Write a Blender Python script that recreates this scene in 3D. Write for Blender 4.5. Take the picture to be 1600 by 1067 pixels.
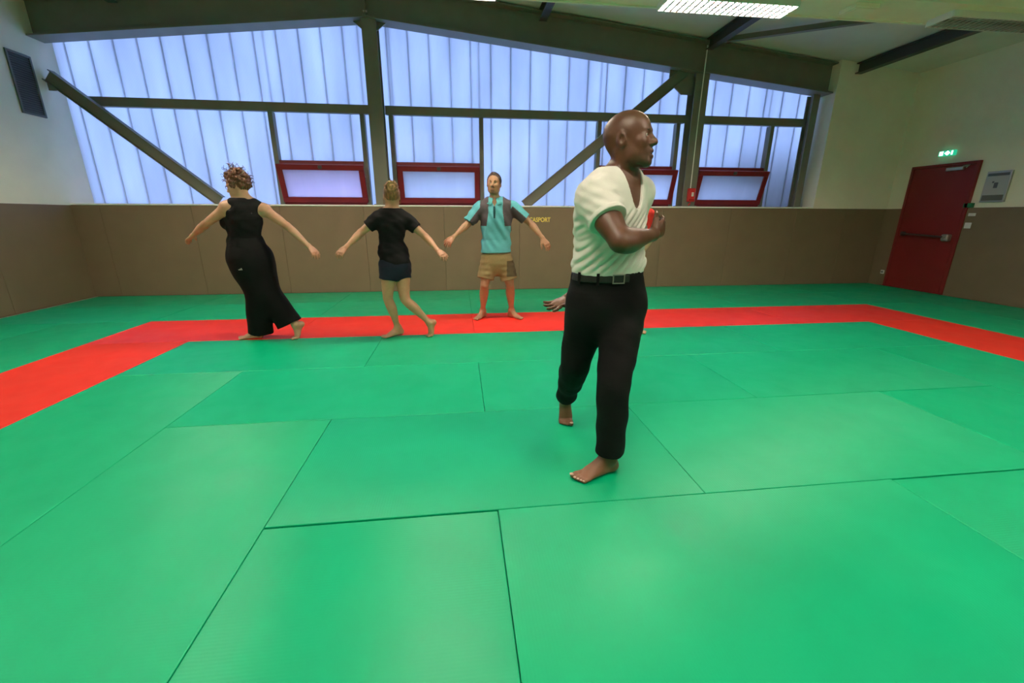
import bpy, bmesh, math, random
import numpy as np
from mathutils import Vector, Matrix

for o in list(bpy.data.objects):
    bpy.data.objects.remove(o, do_unlink=True)
scene = bpy.context.scene
COL = scene.collection

# ------------------------------------------------------------------ camera
F, PITCH, YAW, ROLL, CX, CY, CAMH = 654.93, 0.2875021, 0.1196446, 0.0024609, 798.15, 531.165, 1.27415
FW = Vector((math.sin(YAW) * math.cos(PITCH), math.cos(YAW) * math.cos(PITCH), -math.sin(PITCH)))
R0 = Vector((math.cos(YAW), -math.sin(YAW), 0))
U0 = R0.cross(FW)
RT = R0 * math.cos(ROLL) + U0 * math.sin(ROLL)
UP = -R0 * math.sin(ROLL) + U0 * math.cos(ROLL)
cam_data = bpy.data.cameras.new('camera')
cam = bpy.data.objects.new('camera', cam_data)
COL.objects.link(cam)
cam.matrix_world = Matrix(((RT.x, UP.x, -FW.x, 0), (RT.y, UP.y, -FW.y, 0), (RT.z, UP.z, -FW.z, CAMH), (0, 0, 0, 1)))
cam_data.sensor_width = 36.0
cam_data.lens = F * 36.0 / 1600.0
cam_data.shift_x = (800 - CX) / 1600.0
cam_data.shift_y = (CY - 533.5) / 1600.0
cam_data.clip_start = 0.05
scene.camera = cam


def at(px, py, Y):
    """point of the world plane y=Y seen at photo pixel (px, py)"""
    d = FW + RT * ((px - CX) / F) - UP * ((py - CY) / F)
    return np.array(Vector((0, 0, CAMH)) + d * (Y / d.y))


def on_floor(px, py, z=0.0):
    d = FW + RT * ((px - CX) / F) - UP * ((py - CY) / F)
    return np.array(Vector((0, 0, CAMH)) + d * ((z - CAMH) / d.z))


# ------------------------------------------------------------------ world, exposure
LAMP_POWER = 330.0
SKY = (0.30, 0.45, 0.88)
SKY_STRENGTH = 5.2
world = bpy.data.worlds.new('dusk')
scene.world = world
world.use_nodes = True
world.node_tree.nodes['Background'].inputs[0].default_value = (*SKY, 1)
world.node_tree.nodes['Background'].inputs[1].default_value = SKY_STRENGTH
vs = scene.view_settings
vs.view_transform = 'Standard'
vs.look = 'None'
vs.gamma = 1.0
vs.use_curve_mapping = False
vs.exposure = 0.0

# ------------------------------------------------------------------ helpers


def lin(r, g, b):
    def f(c):
        c /= 255.0
        return c / 12.92 if c <= 0.04045 else ((c + 0.055) / 1.055) ** 2.4
    return (f(r), f(g), f(b))


def material(name, color, rough=0.6, metal=0.0, spec=0.5, noise=0.0, noise_scale=6.0, bump=0.0, bump_scale=60.0,
             emit=None, emit_strength=0.0, attr=False, rough_noise=0.0, stretch=(1, 1, 1)):
    m = bpy.data.materials.new(name)
    m.use_nodes = True
    nt = m.node_tree
    b = nt.nodes['Principled BSDF']
    b.inputs['Roughness'].default_value = rough
    b.inputs['Metallic'].default_value = metal
    b.inputs['Specular IOR Level'].default_value = spec
    b.inputs['Base Color'].default_value = (*color, 1)
    tc = nt.nodes.new('ShaderNodeTexCoord')
    src = None
    if attr:
        a = nt.nodes.new('ShaderNodeAttribute')
        a.attribute_name = 'Col'
        src = a.outputs['Color']
        nt.links.new(src, b.inputs['Base Color'])
    if noise or rough_noise:
        mp = nt.nodes.new('ShaderNodeMapping')
        mp.inputs['Scale'].default_value = stretch
        nt.links.new(tc.outputs['Object'], mp.inputs['Vector'])
        n = nt.nodes.new('ShaderNodeTexNoise')
        n.inputs['Scale'].default_value = noise_scale
        n.inputs['Detail'].default_value = 5
        nt.links.new(mp.outputs[0], n.inputs['Vector'])
        if noise:
            mr = nt.nodes.new('ShaderNodeMapRange')
            mr.inputs[1].default_value = 0.3
            mr.inputs[2].default_value = 0.7
            mr.inputs[3].default_value = 1 - noise
            mr.inputs[4].default_value = 1 + noise
            nt.links.new(n.outputs[0], mr.inputs[0])
            mix = nt.nodes.new('ShaderNodeVectorMath')
            mix.operation = 'SCALE'
            if src:
                nt.links.new(src, mix.inputs[0])
            else:
                mix.inputs[0].default_value = color
            nt.links.new(mr.outputs[0], mix.inputs['Scale'])
            nt.links.new(mix.outputs[0], b.inputs['Base Color'])
        if rough_noise:
            mr = nt.nodes.new('ShaderNodeMapRange')
            mr.inputs[1].default_value = 0.3
            mr.inputs[2].default_value = 0.7
            mr.inputs[3].default_value = rough - rough_noise
            mr.inputs[4].default_value = rough + rough_noise
            nt.links.new(n.outputs[0], mr.inputs[0])
            nt.links.new(mr.outputs[0], b.inputs['Roughness'])
    if bump:
        n2 = nt.nodes.new('ShaderNodeTexNoise')
        n2.inputs['Scale'].default_value = bump_scale
        n2.inputs['Detail'].default_value = 4
        nt.links.new(tc.outputs['Object'], n2.inputs['Vector'])
        bp = nt.nodes.new('ShaderNodeBump')
        bp.inputs['Strength'].default_value = bump
        bp.inputs['Distance'].default_value = 0.01
        nt.links.new(n2.outputs[0], bp.inputs['Height'])
        nt.links.new(bp.outputs[0], b.inputs['Normal'])
    if emit:
        b.inputs['Emission Color'].default_value = (*emit, 1)
        b.inputs['Emission Strength'].default_value = emit_strength
    return m


def obj(name, bm_or_me, mat=None, parent=None, smooth=False):
    if isinstance(bm_or_me, bmesh.types.BMesh):
        me = bpy.data.meshes.new(name)
        bm_or_me.normal_update()
        bm_or_me.to_mesh(me)
        bm_or_me.free()
    else:
        me = bm_or_me
    if mat is not None and not me.materials:
        me.materials.append(mat)
    if smooth:
        me.polygons.foreach_set('use_smooth', [True] * len(me.polygons))
    o = bpy.data.objects.new(name, me)
    COL.objects.link(o)
    if parent is not None:
        o.parent = parent
    return o


def empty(name, loc=(0, 0, 0)):
    o = bpy.data.objects.new(name, None)
    o.empty_display_size = 0.1
    o.location = loc
    COL.objects.link(o)
    bpy.context.view_layer.update()
    return o


def tag(o, label=None, cat=None, group=None, kind=None):
    if label:
        o['label'] = label
    if cat:
        o['category'] = cat
    if group:
        o['group'] = group
    if kind:
        o['kind'] = kind
    return o


def box_bm(x0, x1, y0, y1, z0, z1, bevel=0.0, seg=1, bm=None):
    b = bmesh.new()
    vs_ = [b.verts.new((x, y, z)) for x in (x0, x1) for y in (y0, y1) for z in (z0, z1)]
    for f in ((0, 1, 3, 2), (4, 6, 7, 5), (0, 4, 5, 1), (2, 3, 7, 6), (0, 2, 6, 4), (1, 5, 7, 3)):
        b.faces.new([vs_[i] for i in f])
    if bevel:
        bmesh.ops.bevel(b, geom=list(b.edges), offset=bevel, segments=seg, affect='EDGES', profile=0.5)
    bmesh.ops.recalc_face_normals(b, faces=b.faces)
    if bm is None:
        return b
    merge(bm, b)
    return bm


def merge(dst, src):
    me = bpy.data.meshes.new('tmp')
    src.to_mesh(me)
    src.free()
    dst.from_mesh(me)
    bpy.data.meshes.remove(me)


def prism_bm(pts, y0, y1, bm=None, bevel=0.0):
    """polygon in x-z extruded along y"""
    b = bmesh.new()
    a = [b.verts.new((x, y0, z)) for x, z in pts]
    c = [b.verts.new((x, y1, z)) for x, z in pts]
    n = len(pts)
    b.faces.new(a)
    b.faces.new(list(reversed(c)))
    for i in range(n):
        b.faces.new((a[i], c[i], c[(i + 1) % n], a[(i + 1) % n]))
    bmesh.ops.recalc_face_normals(b, faces=b.faces)
    if bevel:
        bmesh.ops.bevel(b, geom=list(b.edges), offset=bevel, segments=1, affect='EDGES')
    if bm is None:
        return b
    merge(bm, b)
    return bm


def beam_bm(p, q, width_dir, sections):
    """bar from p to q; sections = list of (u0,u1,v0,v1) rectangles, u along width_dir, v along the third axis"""
    p, q = Vector(p), Vector(q)
    t = (q - p).normalized()
    u = Vector(width_dir)
    u = (u - t * u.dot(t)).normalized()
    v = t.cross(u)
    bm = bmesh.new()
    for (u0, u1, v0, v1) in sections:
        vv = []
        for base in (p, q):
            for (a, c) in ((u0, v0), (u1, v0), (u1, v1), (u0, v1)):
                vv.append(bm.verts.new(base + u * a + v * c))
        for f in ((0, 1, 2, 3), (7, 6, 5, 4), (0, 4, 5, 1), (1, 5, 6, 2), (2, 6, 7, 3), (3, 7, 4, 0)):
            bm.faces.new([vv[i] for i in f])
    bmesh.ops.recalc_face_normals(bm, faces=bm.faces)
    return bm


def tube_bm(pts, r, n=10, bm=None, caps=True):
    b = bmesh.new() if bm is None else bm
    rings = []
    pts = [Vector(p) for p in pts]
    for i, p in enumerate(pts):
        t = (pts[min(i + 1, len(pts) - 1)] - pts[max(i - 1, 0)]).normalized()
        a = Vector((0, 0, 1)) if abs(t.z) < 0.9 else Vector((1, 0, 0))
        u = t.cross(a).normalized()
        v = t.cross(u)
        rr = r[i] if isinstance(r, (list, tuple)) else r
        rings.append([b.verts.new(p + (u * math.cos(2 * math.pi * k / n) + v * math.sin(2 * math.pi * k / n)) * rr) for k in range(n)])
    for a, c in zip(rings, rings[1:]):
        for k in range(n):
            b.faces.new((a[k], a[(k + 1) % n], c[(k + 1) % n], c[k]))
    if caps:
        b.faces.new(list(reversed(rings[0])))
        b.faces.new(rings[-1])
    bmesh.ops.recalc_face_normals(b, faces=b.faces)
    return b


def text_mesh(name, body, size, mat, parent, matrix, extrude=0.0008, align='LEFT', bold=0.0):
    cu = bpy.data.curves.new(name, 'FONT')
    cu.body = body
    cu.size = size
    cu.extrude = extrude
    cu.offset = bold
    cu.align_x = align
    tmp = bpy.data.objects.new(name + '_tmp', cu)
    COL.objects.link(tmp)
    bpy.context.view_layer.update()
    me = bpy.data.meshes.new_from_object(tmp.evaluated_get(bpy.context.evaluated_depsgraph_get()))
    bpy.data.objects.remove(tmp, do_unlink=True)
    me.materials.clear()
    me.materials.append(mat)
    me.transform(matrix)
    o = bpy.data.objects.new(name, me)
    COL.objects.link(o)
    o.parent = parent
    return o


# ------------------------------------------------------------------ materials
def mat_material(name, color, rough):
    """vinyl judo mat: fine woven straw relief, soft wrinkles, per-mat shade and sheen"""
    m = bpy.data.materials.new(name)
    m.use_nodes = True
    nt = m.node_tree
    N, L = nt.nodes, nt.links
    b = N['Principled BSDF']
    tc = N.new('ShaderNodeTexCoord')
    oi = N.new('ShaderNodeObjectInfo')
    n = N.new('ShaderNodeTexNoise')
    n.inputs['Scale'].default_value = 2.2
    n.inputs['Detail'].default_value = 6
    L.new(tc.outputs['Object'], n.inputs['Vector'])
    mr = N.new('ShaderNodeMapRange')
    mr.inputs[1].default_value = 0.3
    mr.inputs[2].default_value = 0.7
    mr.inputs[3].default_value = 0.94
    mr.inputs[4].default_value = 1.05
    L.new(n.outputs[0], mr.inputs[0])
    sc = N.new('ShaderNodeVectorMath')
    sc.operation = 'SCALE'
    sc.inputs[0].default_value = color
    L.new(mr.outputs[0], sc.inputs['Scale'])
    rnd = N.new('ShaderNodeMapRange')
    rnd.inputs[3].default_value = 0.96
    rnd.inputs[4].default_value = 1.05
    L.new(oi.outputs['Random'], rnd.inputs[0])
    sc2 = N.new('ShaderNodeVectorMath')
    sc2.operation = 'SCALE'
    L.new(sc.outputs[0], sc2.inputs[0])
    L.new(rnd.outputs[0], sc2.inputs['Scale'])
    L.new(sc2.outputs[0], b.inputs['Base Color'])
    # roughness: per mat plus scuffs
    n3 = N.new('ShaderNodeTexNoise')
    n3.inputs['Scale'].default_value = 3.0
    n3.inputs['Detail'].default_value = 8
    n3.inputs['Distortion'].default_value = 1.2
    L.new(tc.outputs['Object'], n3.inputs['Vector'])
    rr = N.new('ShaderNodeMapRange')
    rr.inputs[1].default_value = 0.3
    rr.inputs[2].default_value = 0.7
    rr.inputs[3].default_value = rough - 0.05
    rr.inputs[4].default_value = rough + 0.06
    L.new(n3.outputs[0], rr.inputs[0])
    ra = N.new('ShaderNodeMapRange')
    ra.inputs[3].default_value = -0.05
    ra.inputs[4].default_value = 0.08
    L.new(oi.outputs['Random'], ra.inputs[0])
    ad = N.new('ShaderNodeMath')
    L.new(rr.outputs[0], ad.inputs[0])
    L.new(ra.outputs[0], ad.inputs[1])
    L.new(ad.outputs[0], b.inputs['Roughness'])
    # weave: fine ribs across the mat, broken by noise
    w = N.new('ShaderNodeTexWave')
    w.wave_type = 'BANDS'
    w.bands_direction = 'X'
    w.inputs['Scale'].default_value = 26.0
    w.inputs['Distortion'].default_value = 1.2
    w.inputs['Detail'].default_value = 2
    L.new(tc.outputs['Object'], w.inputs['Vector'])
    mp = N.new('ShaderNodeMapping')
    mp.inputs['Scale'].default_value = (1, 5, 1)
    mp.inputs['Rotation'].default_value = (0, 0, 0.5)
    L.new(tc.outputs['Object'], mp.inputs['Vector'])
    n2 = N.new('ShaderNodeTexNoise')
    n2.inputs['Scale'].default_value = 3.0
    n2.inputs['Detail'].default_value = 3
    L.new(mp.outputs[0], n2.inputs['Vector'])
    b1 = N.new('ShaderNodeBump')
    b1.inputs['Strength'].default_value = 0.05
    b1.inputs['Distance'].default_value = 0.004
    L.new(w.outputs['Fac'], b1.inputs['Height'])
    b2 = N.new('ShaderNodeBump')
    b2.inputs['Strength'].default_value = 0.07
    b2.inputs['Distance'].default_value = 0.012
    L.new(n2.outputs[0], b2.inputs['Height'])
    L.new(b1.outputs[0], b2.inputs['Normal'])
    L.new(b2.outputs[0], b.inputs['Normal'])
    b.inputs['Specular IOR Level'].default_value = 0.42
    # the weave runs along each mat, so its sheen stretches with the mat's own long axis
    tn = N.new('ShaderNodeVectorTransform')
    tn.vector_type = 'VECTOR'
    tn.convert_from = 'OBJECT'
    tn.convert_to = 'WORLD'
    tn.inputs[0].default_value = (1, 0, 0)
    L.new(tn.outputs[0], b.inputs['Tangent'])
    b.inputs['Anisotropic'].default_value = 0.8
    return m


def cladding_material(name, axis, scale, tint=(0.92, 0.93, 0.96)):
    """multiwall polycarbonate: light passes diffusely, fine internal ribs"""
    m = bpy.data.materials.new(name)
    m.use_nodes = True
    nt = m.node_tree
    N, L = nt.nodes, nt.links
    out = N['Material Output']
    N.remove(N['Principled BSDF'])
    tc = N.new('ShaderNodeTexCoord')
    w = N.new('ShaderNodeTexWave')
    w.wave_type = 'BANDS'
    w.bands_direction = axis
    w.inputs['Scale'].default_value = scale
    L.new(tc.outputs['Object'], w.inputs['Vector'])
    mp = N.new('ShaderNodeMapping')
    mp.inputs['Scale'].default_value = (1.6, 1, 0.35)
    L.new(tc.outputs['Object'], mp.inputs['Vector'])
    n = N.new('ShaderNodeTexNoise')
    n.inputs['Scale'].default_value = 1.6
    n.inputs['Detail'].default_value = 6
    L.new(mp.outputs[0], n.inputs['Vector'])
    mr = N.new('ShaderNodeMapRange')
    mr.inputs[1].default_value = 0.3
    mr.inputs[2].default_value = 0.7
    mr.inputs[3].default_value = 0.82
    mr.inputs[4].default_value = 1.0
    L.new(n.outputs[0], mr.inputs[0])
    mr2 = N.new('ShaderNodeMapRange')
    mr2.inputs[3].default_value = 0.9
    mr2.inputs[4].default_value = 1.0
    L.new(w.outputs['Fac'], mr2.inputs[0])
    mu = N.new('ShaderNodeMath')
    mu.operation = 'MULTIPLY'
    L.new(mr.outputs[0], mu.inputs[0])
    L.new(mr2.outputs[0], mu.inputs[1])
    sc = N.new('ShaderNodeVectorMath')
    sc.operation = 'SCALE'
    sc.inputs[0].default_value = tint
    L.new(mu.outputs[0], sc.inputs['Scale'])
    tr = N.new('ShaderNodeBsdfTranslucent')
    L.new(sc.outputs[0], tr.inputs['Color'])
    df = N.new('ShaderNodeBsdfDiffuse')
    df.inputs['Color'].default_value = (0.5, 0.52, 0.55, 1)
    gl = N.new('ShaderNodeBsdfGlossy')
    gl.inputs['Roughness'].default_value = 0.22
    bp = N.new('ShaderNodeBump')
    bp.inputs['Strength'].default_value = 0.3
    bp.inputs['Distance'].default_value = 0.004
    L.new(w.outputs['Fac'], bp.inputs['Height'])
    L.new(bp.outputs[0], gl.inputs['Normal'])
    m1 = N.new('ShaderNodeMixShader')
    m1.inputs[0].default_value = 0.16
    L.new(tr.outputs[0], m1.inputs[1])
    L.new(df.outputs[0], m1.inputs[2])
    m2 = N.new('ShaderNodeMixShader')
    m2.inputs[0].default_value = 0.07
    L.new(m1.outputs[0], m2.inputs[1])
    L.new(gl.outputs[0], m2.inputs[2])
    L.new(m2.outputs[0], out.inputs['Surface'])
    return m


M = {}
M['green'] = mat_material('green_mat', (0.0, 0.39, 0.18), 0.42)
M['red'] = mat_material('red_mat', (0.80, 0.034, 0.021), 0.5)
M['screed'] = material('floor_screed', (0.05, 0.05, 0.05), 0.9)
M['pad'] = material('taupe_vinyl_pad', (0.19, 0.135, 0.08), 0.55, noise=0.05, noise_scale=3, bump=0.08, bump_scale=220)
M['plaster'] = material('off_white_render', (0.84, 0.81, 0.66), 0.9, noise=0.03, noise_scale=3, bump=0.25, bump_scale=90)
M['ceiling'] = material('ceiling_sheet', (0.72, 0.72, 0.62), 0.75, noise=0.05, noise_scale=2)
M['steel'] = material('grey_green_steel', (0.19, 0.19, 0.15), 0.5, noise=0.06, noise_scale=4)
M['dark_steel'] = material('dark_steel', (0.06, 0.06, 0.053), 0.55)
M['clad'] = cladding_material('ribbed_polycarbonate', 'X', 26.0)
M['clad_rib'] = cladding_material('polycarbonate_joint', 'X', 3.0)
M['pane'] = cladding_material('window_polycarbonate', 'Z', 26.0)
M['pink_pane'] = cladding_material('pinkish_polycarbonate', 'Z', 26.0, (0.97, 0.84, 0.93))
M['red_frame'] = material('red_lacquer', (0.19, 0.005, 0.010), 0.45, noise=0.05)
M['red_door'] = material('red_door_paint', (0.20, 0.010, 0.010), 0.5, noise=0.04, noise_scale=3)
M['white_trim'] = material('white_trim', (0.9, 0.89, 0.82), 0.4)
M['tray'] = material('cream_painted_tray', (0.82, 0.81, 0.64), 0.55, noise=0.03)
M['white_plastic'] = material('white_plastic', (0.7, 0.7, 0.68), 0.4)
M['metal'] = material('brushed_metal', (0.45, 0.43, 0.40), 0.35, metal=0.9)
M['bar'] = material('dark_bar', (0.06, 0.03, 0.028), 0.4)
M['grille'] = material('grey_grille', (0.12, 0.125, 0.11), 0.5)
M['yellow'] = material('yellow_print', (0.85, 0.66, 0.12), 0.6)
M['lamp_glow'] = material('fluorescent_tube', (1, 1, 1), 0.5, emit=(1.0, 0.85, 0.68), emit_strength=LAMP_POWER)
M['lamp_off'] = material('unlit_tube', (0.6, 0.6, 0.55), 0.4)
M['louvre'] = material('white_louvre', (0.75, 0.75, 0.72), 0.35)
M['blade'] = material('satin_louvre', (0.3, 0.3, 0.28), 0.4)
M['red_box'] = material('red_plastic', (0.55, 0.02, 0.02), 0.4)
M['paper'] = material('notice_paper', (0.42, 0.43, 0.46), 0.6)
M['ink'] = material('notice_ink', (0.10, 0.11, 0.14), 0.6)
M['green_sign'] = material('green_sign', (0.01, 0.16, 0.07), 0.5)
M['exit_green'] = material('exit_green', (0.01, 0.25, 0.13), 0.4, emit=(0.02, 0.55, 0.30), emit_strength=0.9)
M['exit_white'] = material('exit_white', (0.9, 1, 0.95), 0.4, emit=(0.75, 1.0, 0.9), emit_strength=1.6)
M['outdoor'] = material('outside_concrete', (0.10, 0.10, 0.09), 0.9)

# ------------------------------------------------------------------ room shell
XL, XR, YB, YC, YF = -5.9, 8.13, 7.5, 7.97, -3.4
RIDGE = -1.29
PADH = 1.42


def roof_z(x, top=4.62):
    return top - 0.097 * abs(x - RIDGE)


floor = tag(obj('floor', box_bm(XL - 0.1, XR + 0.1, YF, YC + 0.1, -0.16, -0.045), M['screed']), kind='structure',
            label='concrete floor covered with green and red judo mats')
# mats: X lines at i - 0.8645, Y lines at 1.598 + j
GX, GY = -0.8645, 1.598
mesh_cache = {}


def mat_mesh(w, d, color):
    key = (round(w, 2), round(d, 2), color)
    if key not in mesh_cache:
        b = box_bm(-w / 2 + 0.0012, w / 2 - 0.0012, -d / 2 + 0.0012, d / 2 - 0.0012, -0.045, 0.0, bevel=0.004, seg=2)
        me = bpy.data.meshes.new('mat_' + color)
        b.normal_update()
        b.to_mesh(me)
        b.free()
        me.materials.append(M[color])
        mesh_cache[key] = me
    return mesh_cache[key]


def mat(x0, x1, y0, y1, color='green', dy=0.0, dz=0.0):
    w, d = x1 - x0, y1 - y0
    turn = d > w + 0.01
    o = obj('mat', mat_mesh(d if turn else w, w if turn else d, color), None, floor)
    o.location = ((x0 + x1) / 2, (y0 + y1) / 2 + dy, dz)
    if turn:
        o.rotation_euler.z = math.pi / 2
    return o


def gx(i):
    return i + GX


def gy(j):
    return j + GY


rnd = random.Random(4)
# interior rows (green), i = -1 .. 5 laid across, columns -2..-1 and 5..6 laid lengthwise
mat(gx(-2), gx(0), gy(2), gy(3)); mat(gx(0), gx(2), gy(2), gy(3)); mat(gx(2), gx(4), gy(2), gy(3)); mat(gx(4), gx(6), gy(2), gy(3))
for j in (2, 0, -2, -4):
    mat(gx(-2), gx(-1), gy(j - 2), gy(j))
    mat(gx(5), gx(6), gy(j - 2), gy(j))
mat(gx(-1), gx(1), gy(1), gy(2)); mat(gx(1), gx(3), gy(1), gy(2)); mat(gx(3), gx(5), gy(1), gy(2))
mat(gx(-1), gx(0), gy(-1), gy(1))
mat(gx(0), gx(2), gy(0), gy(1)); mat(gx(2), gx(4), gy(0), gy(1)); mat(gx(4), gx(5), gy(-1), gy(1), dy=-0.004)
mat(gx(0), gx(1), gy(-2), gy(0), dy=-0.007, dz=-0.001); mat(gx(1), gx(3), gy(-1), gy(0)); mat(gx(3), gx(4), gy(-2), gy(0), dy=-0.006, dz=-0.001)
mat(gx(1), gx(3), gy(-2), gy(-1))
for j in (-2, -3, -4, -5):
    off = 0 if j % 2 else 1
    xs = [-1] + list(range(-1 + (1 if off else 2), 5, 2)) + [5]
    xs = sorted(set(xs))
    for a, b_ in zip(xs, xs[1:]):
        if j == -2 and (a, b_) in ():
            continue
        if j >= -2:
            continue
        mat(gx(a), gx(b_), gy(j), gy(j + 1))
mat(gx(-1), gx(0), gy(-2), gy(-1)); mat(gx(4), gx(5), gy(-2), gy(-1))
# red band
for i in range(-3, 7, 2):
    mat(gx(i), gx(i + 2), gy(3), gy(4), 'red')
for j in (3, 1, -1, -3):
    mat(gx(-3), gx(-2), gy(j - 2), gy(j), 'red')
    mat(gx(6), gx(7), gy(j - 2), gy(j), 'red')
# outer green border
for i in range(-5, 9, 2):
    x0, x1 = max(gx(i), XL), min(gx(i + 2), XR)
    mat(x0, x1, gy(4), gy(5))
    mat(x0, x1, gy(5), YB)
mat(XL, gx(-5), gy(4), gy(5)) if gx(-5) - XL > 0.05 else None
for j in (4, 2, 0, -2):
    for (a, b_) in ((XL, gx(-4)), (gx(-4), gx(-3)), (gx(7), gx(8)), (gx(8), XR)):
        mat(a, b_, gy(j - 2), gy(j))

# back wall: base + return + upper solid part, pads, sill
wall_back = tag(obj('wall_back', box_bm(XL - 0.2, XR + 0.2, YB + 0.05, YC + 0.16, -0.1, 1.42), M['screed']), kind='structure',
                label='low back wall faced with taupe padding below the translucent glazing')
seams = [XL - 0.012, -5.51, -4.2, -2.875, -1.56, -0.25, 1.05, 2.36, 3.66, 4.97, 6.28, 7.3, XR + 0.028]


def pad_obj(parent, w, name='wall_pad'):
    key = ('pad', round(w, 3))
    if key not in mesh_cache:
        b = box_bm(-w / 2 + 0.0008, w / 2 - 0.0008, 0.0, 0.05, 0.0, PADH - 0.001, bevel=0.006, seg=2)
        me = bpy.data.meshes.new('wall_pad')
        b.normal_update()
        b.to_mesh(me)
        b.free()
        me.materials.append(M['pad'])
        mesh_cache[key] = me
    return obj(name, mesh_cache[key], None, parent)


back_pads = []
for a, b_ in zip(seams, seams[1:]):
    o = pad_obj(wall_back, b_ - a)
    o.location = ((a + b_) / 2, YB, 0.0)
    back_pads.append(o)
obj('sill', box_bm(XL, 6.6, YB - 0.014, YC, 1.420, 1.446, bevel=0.009, seg=3), M['white_trim'], wall_back)
wall_corner = tag(obj('wall_corner', box_bm(6.6, XR + 0.03, YB + 0.002, YC + 0.16, 1.421, 4.2), M['plaster']), kind='structure',
                  label='pale rendered wall block right of the glazing')

wall_left = tag(obj('wall_left', box_bm(XL - 0.25, XL - 0.012, YF, YC + 0.16, -0.1, 4.9), M['plaster']), kind='structure',
                label='pale rendered left wall with taupe padding along its foot')
wall_right = tag(obj('wall_right', box_bm(XR + 0.03, XR + 0.25, YF, YC + 0.16, -0.1, 4.9), M['plaster']), kind='structure',
                 label='pale rendered right wall with taupe padding beside the red door')
ys = [YB, 6.2, 4.9, 3.6, 2.3, 1.0, -0.3, -1.6, YF]
for a, b_ in zip(ys, ys[1:]):
    o = pad_obj(wall_left, a - b_)
    o.rotation_euler.z = math.pi / 2
    o.location = (XL, (a + b_) / 2, 0)
for a, b_ in [(YB, 7.18)] + list(zip([6.14, 4.84, 3.54, 2.24, 0.94, -0.36, -1.66], [4.84, 3.54, 2.24, 0.94, -0.36, -1.66, YF])):
    o = pad_obj(wall_right, a - b_)
    o.rotation_euler.z = -math.pi / 2
    o.location = (XR, (a + b_) / 2, 0)
wall_front = tag(obj('wall_front', box_bm(XL - 0.25, XR + 0.25, YF - 0.2, YF, -0.1, 4.9), M['plaster']), kind='structure',
                 label='pale wall behind the viewer closing the hall')
cb = prism_bm([(XL - 0.25, roof_z(XL - 0.25)), (RIDGE, roof_z(RIDGE)), (XR + 0.25, roof_z(XR + 0.25)),
               (XR + 0.25, roof_z(XR + 0.25) + 0.15), (RIDGE, roof_z(RIDGE) + 0.15), (XL - 0.25, roof_z(XL - 0.25) + 0.15)], YF - 0.2, YC + 0.3)
ceiling = tag(obj('ceiling', cb, M['ceiling']), kind='structure', label='low pitched grey sheet ceiling')

# ------------------------------------------------------------------ translucent cladding
wall_glazing = tag(empty('wall_glazing', (0, YC, 1.445)), kind='structure',
                   label='dusk-blue translucent ribbed polycarbonate glazing above the back wall')
PITCH_RIB = 0.3347
x = -5.75
edges = [XL - 0.02]
while x < 6.62:
    edges.append(x)
    x += PITCH_RIB
edges.append(6.66)
WINS = [(-2.93, -1.50), (-1.02, 0.41), (2.52, 3.97), (4.32, 5.75)]   # window openings in x, at the glazing
WZ0, WZ1 = 1.45, 2.15


for a, b_ in zip(edges, edges[1:]):
    # split where window openings begin or end
    cuts = [a] + sorted(c for w in WINS for c in w if a + 0.01 < c < b_ - 0.01) + [b_]
    bm = bmesh.new()
    for c0, c1 in zip(cuts, cuts[1:]):
        mid = (c0 + c1) / 2
        inw = any(w0 < mid < w1 for w0, w1 in WINS)
        g0 = 0.0095 if c0 == a else 0
        g1 = 0.0095 if c1 == b_ else 0
        p_ = prism_bm([(c0 + g0, WZ1 if inw else 1.44), (c1 - g1, WZ1 if inw else 1.44), (c1 - g1, roof_z(c1) + 0.05), (c0 + g0, roof_z(c0) + 0.05)], YC, YC + 0.03)
        merge(bm, p_)
    bm.transform(Matrix.Translation(-wall_glazing.location))
    obj('cladding_panel', bm, M['clad'], wall_glazing)
for e in edges[1:-1]:
    inw = any(w0 < e < w1 for w0, w1 in WINS)
    z0 = WZ1 if inw else 1.44
    bm = prism_bm([(e - 0.009, z0), (e + 0.009, z0), (e + 0.009, roof_z(e) + 0.05), (e - 0.009, roof_z(e) + 0.05)], YC - 0.012, YC + 0.03)
    bm.transform(Matrix.Translation(-wall_glazing.location))
    obj('joint_rib', bm, M['clad_rib'], wall_glazing)

# ------------------------------------------------------------------ steel frame
# gable rafters (two I-beams meeting at the ridge)
BZ0, BZ1 = 4.12, 4.60


def rafter(x0, x1, label):
    root = tag(empty('steel_rafter', ((x0 + x1) / 2, 7.7, roof_z((x0 + x1) / 2, BZ0))), label, 'beam', 'gable rafters over the glazing')
    off = Matrix.Translation(-root.location)
    for nm, lo, hi, y0, y1 in (('bottom_flange', 0, 0.022, 7.56, 7.84), ('web', 0.022, 0.458, 7.685, 7.70), ('top_flange', 0.458, 0.48, 7.56, 7.84)):
        b = prism_bm([(x0, roof_z(x0, BZ0) + lo), (x1, roof_z(x1, BZ0) + lo), (x1, roof_z(x1, BZ0) + hi), (x0, roof_z(x0, BZ0) + hi)], y0, y1)
        b.transform(off)
        obj(nm, b, M['steel'], root)
    return root, off


ra, offa = rafter(XL - 0.01, RIDGE, 'grey steel rafter sloping down to the left wall')
rb, offb = rafter(RIDGE, 6.6, 'grey steel rafter sloping down to the right past the hanging lamps')
b = prism_bm([(RIDGE - 0.006, 4.14), (RIDGE + 0.006, 4.14), (RIDGE + 0.006, 4.58), (RIDGE - 0.006, 4.58)], 7.57, 7.83)
b.transform(offa)
obj('splice_plate', b, M['steel'], ra)
for k, zz in enumerate((4.2, 4.5)):
    b = tube_bm([(RIDGE - 0.03, 7.60, zz), (RIDGE + 0.03, 7.60, zz)], 0.018, 8)
    b.transform(offa)
    obj('bolt', b, M['metal'], ra)


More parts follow.
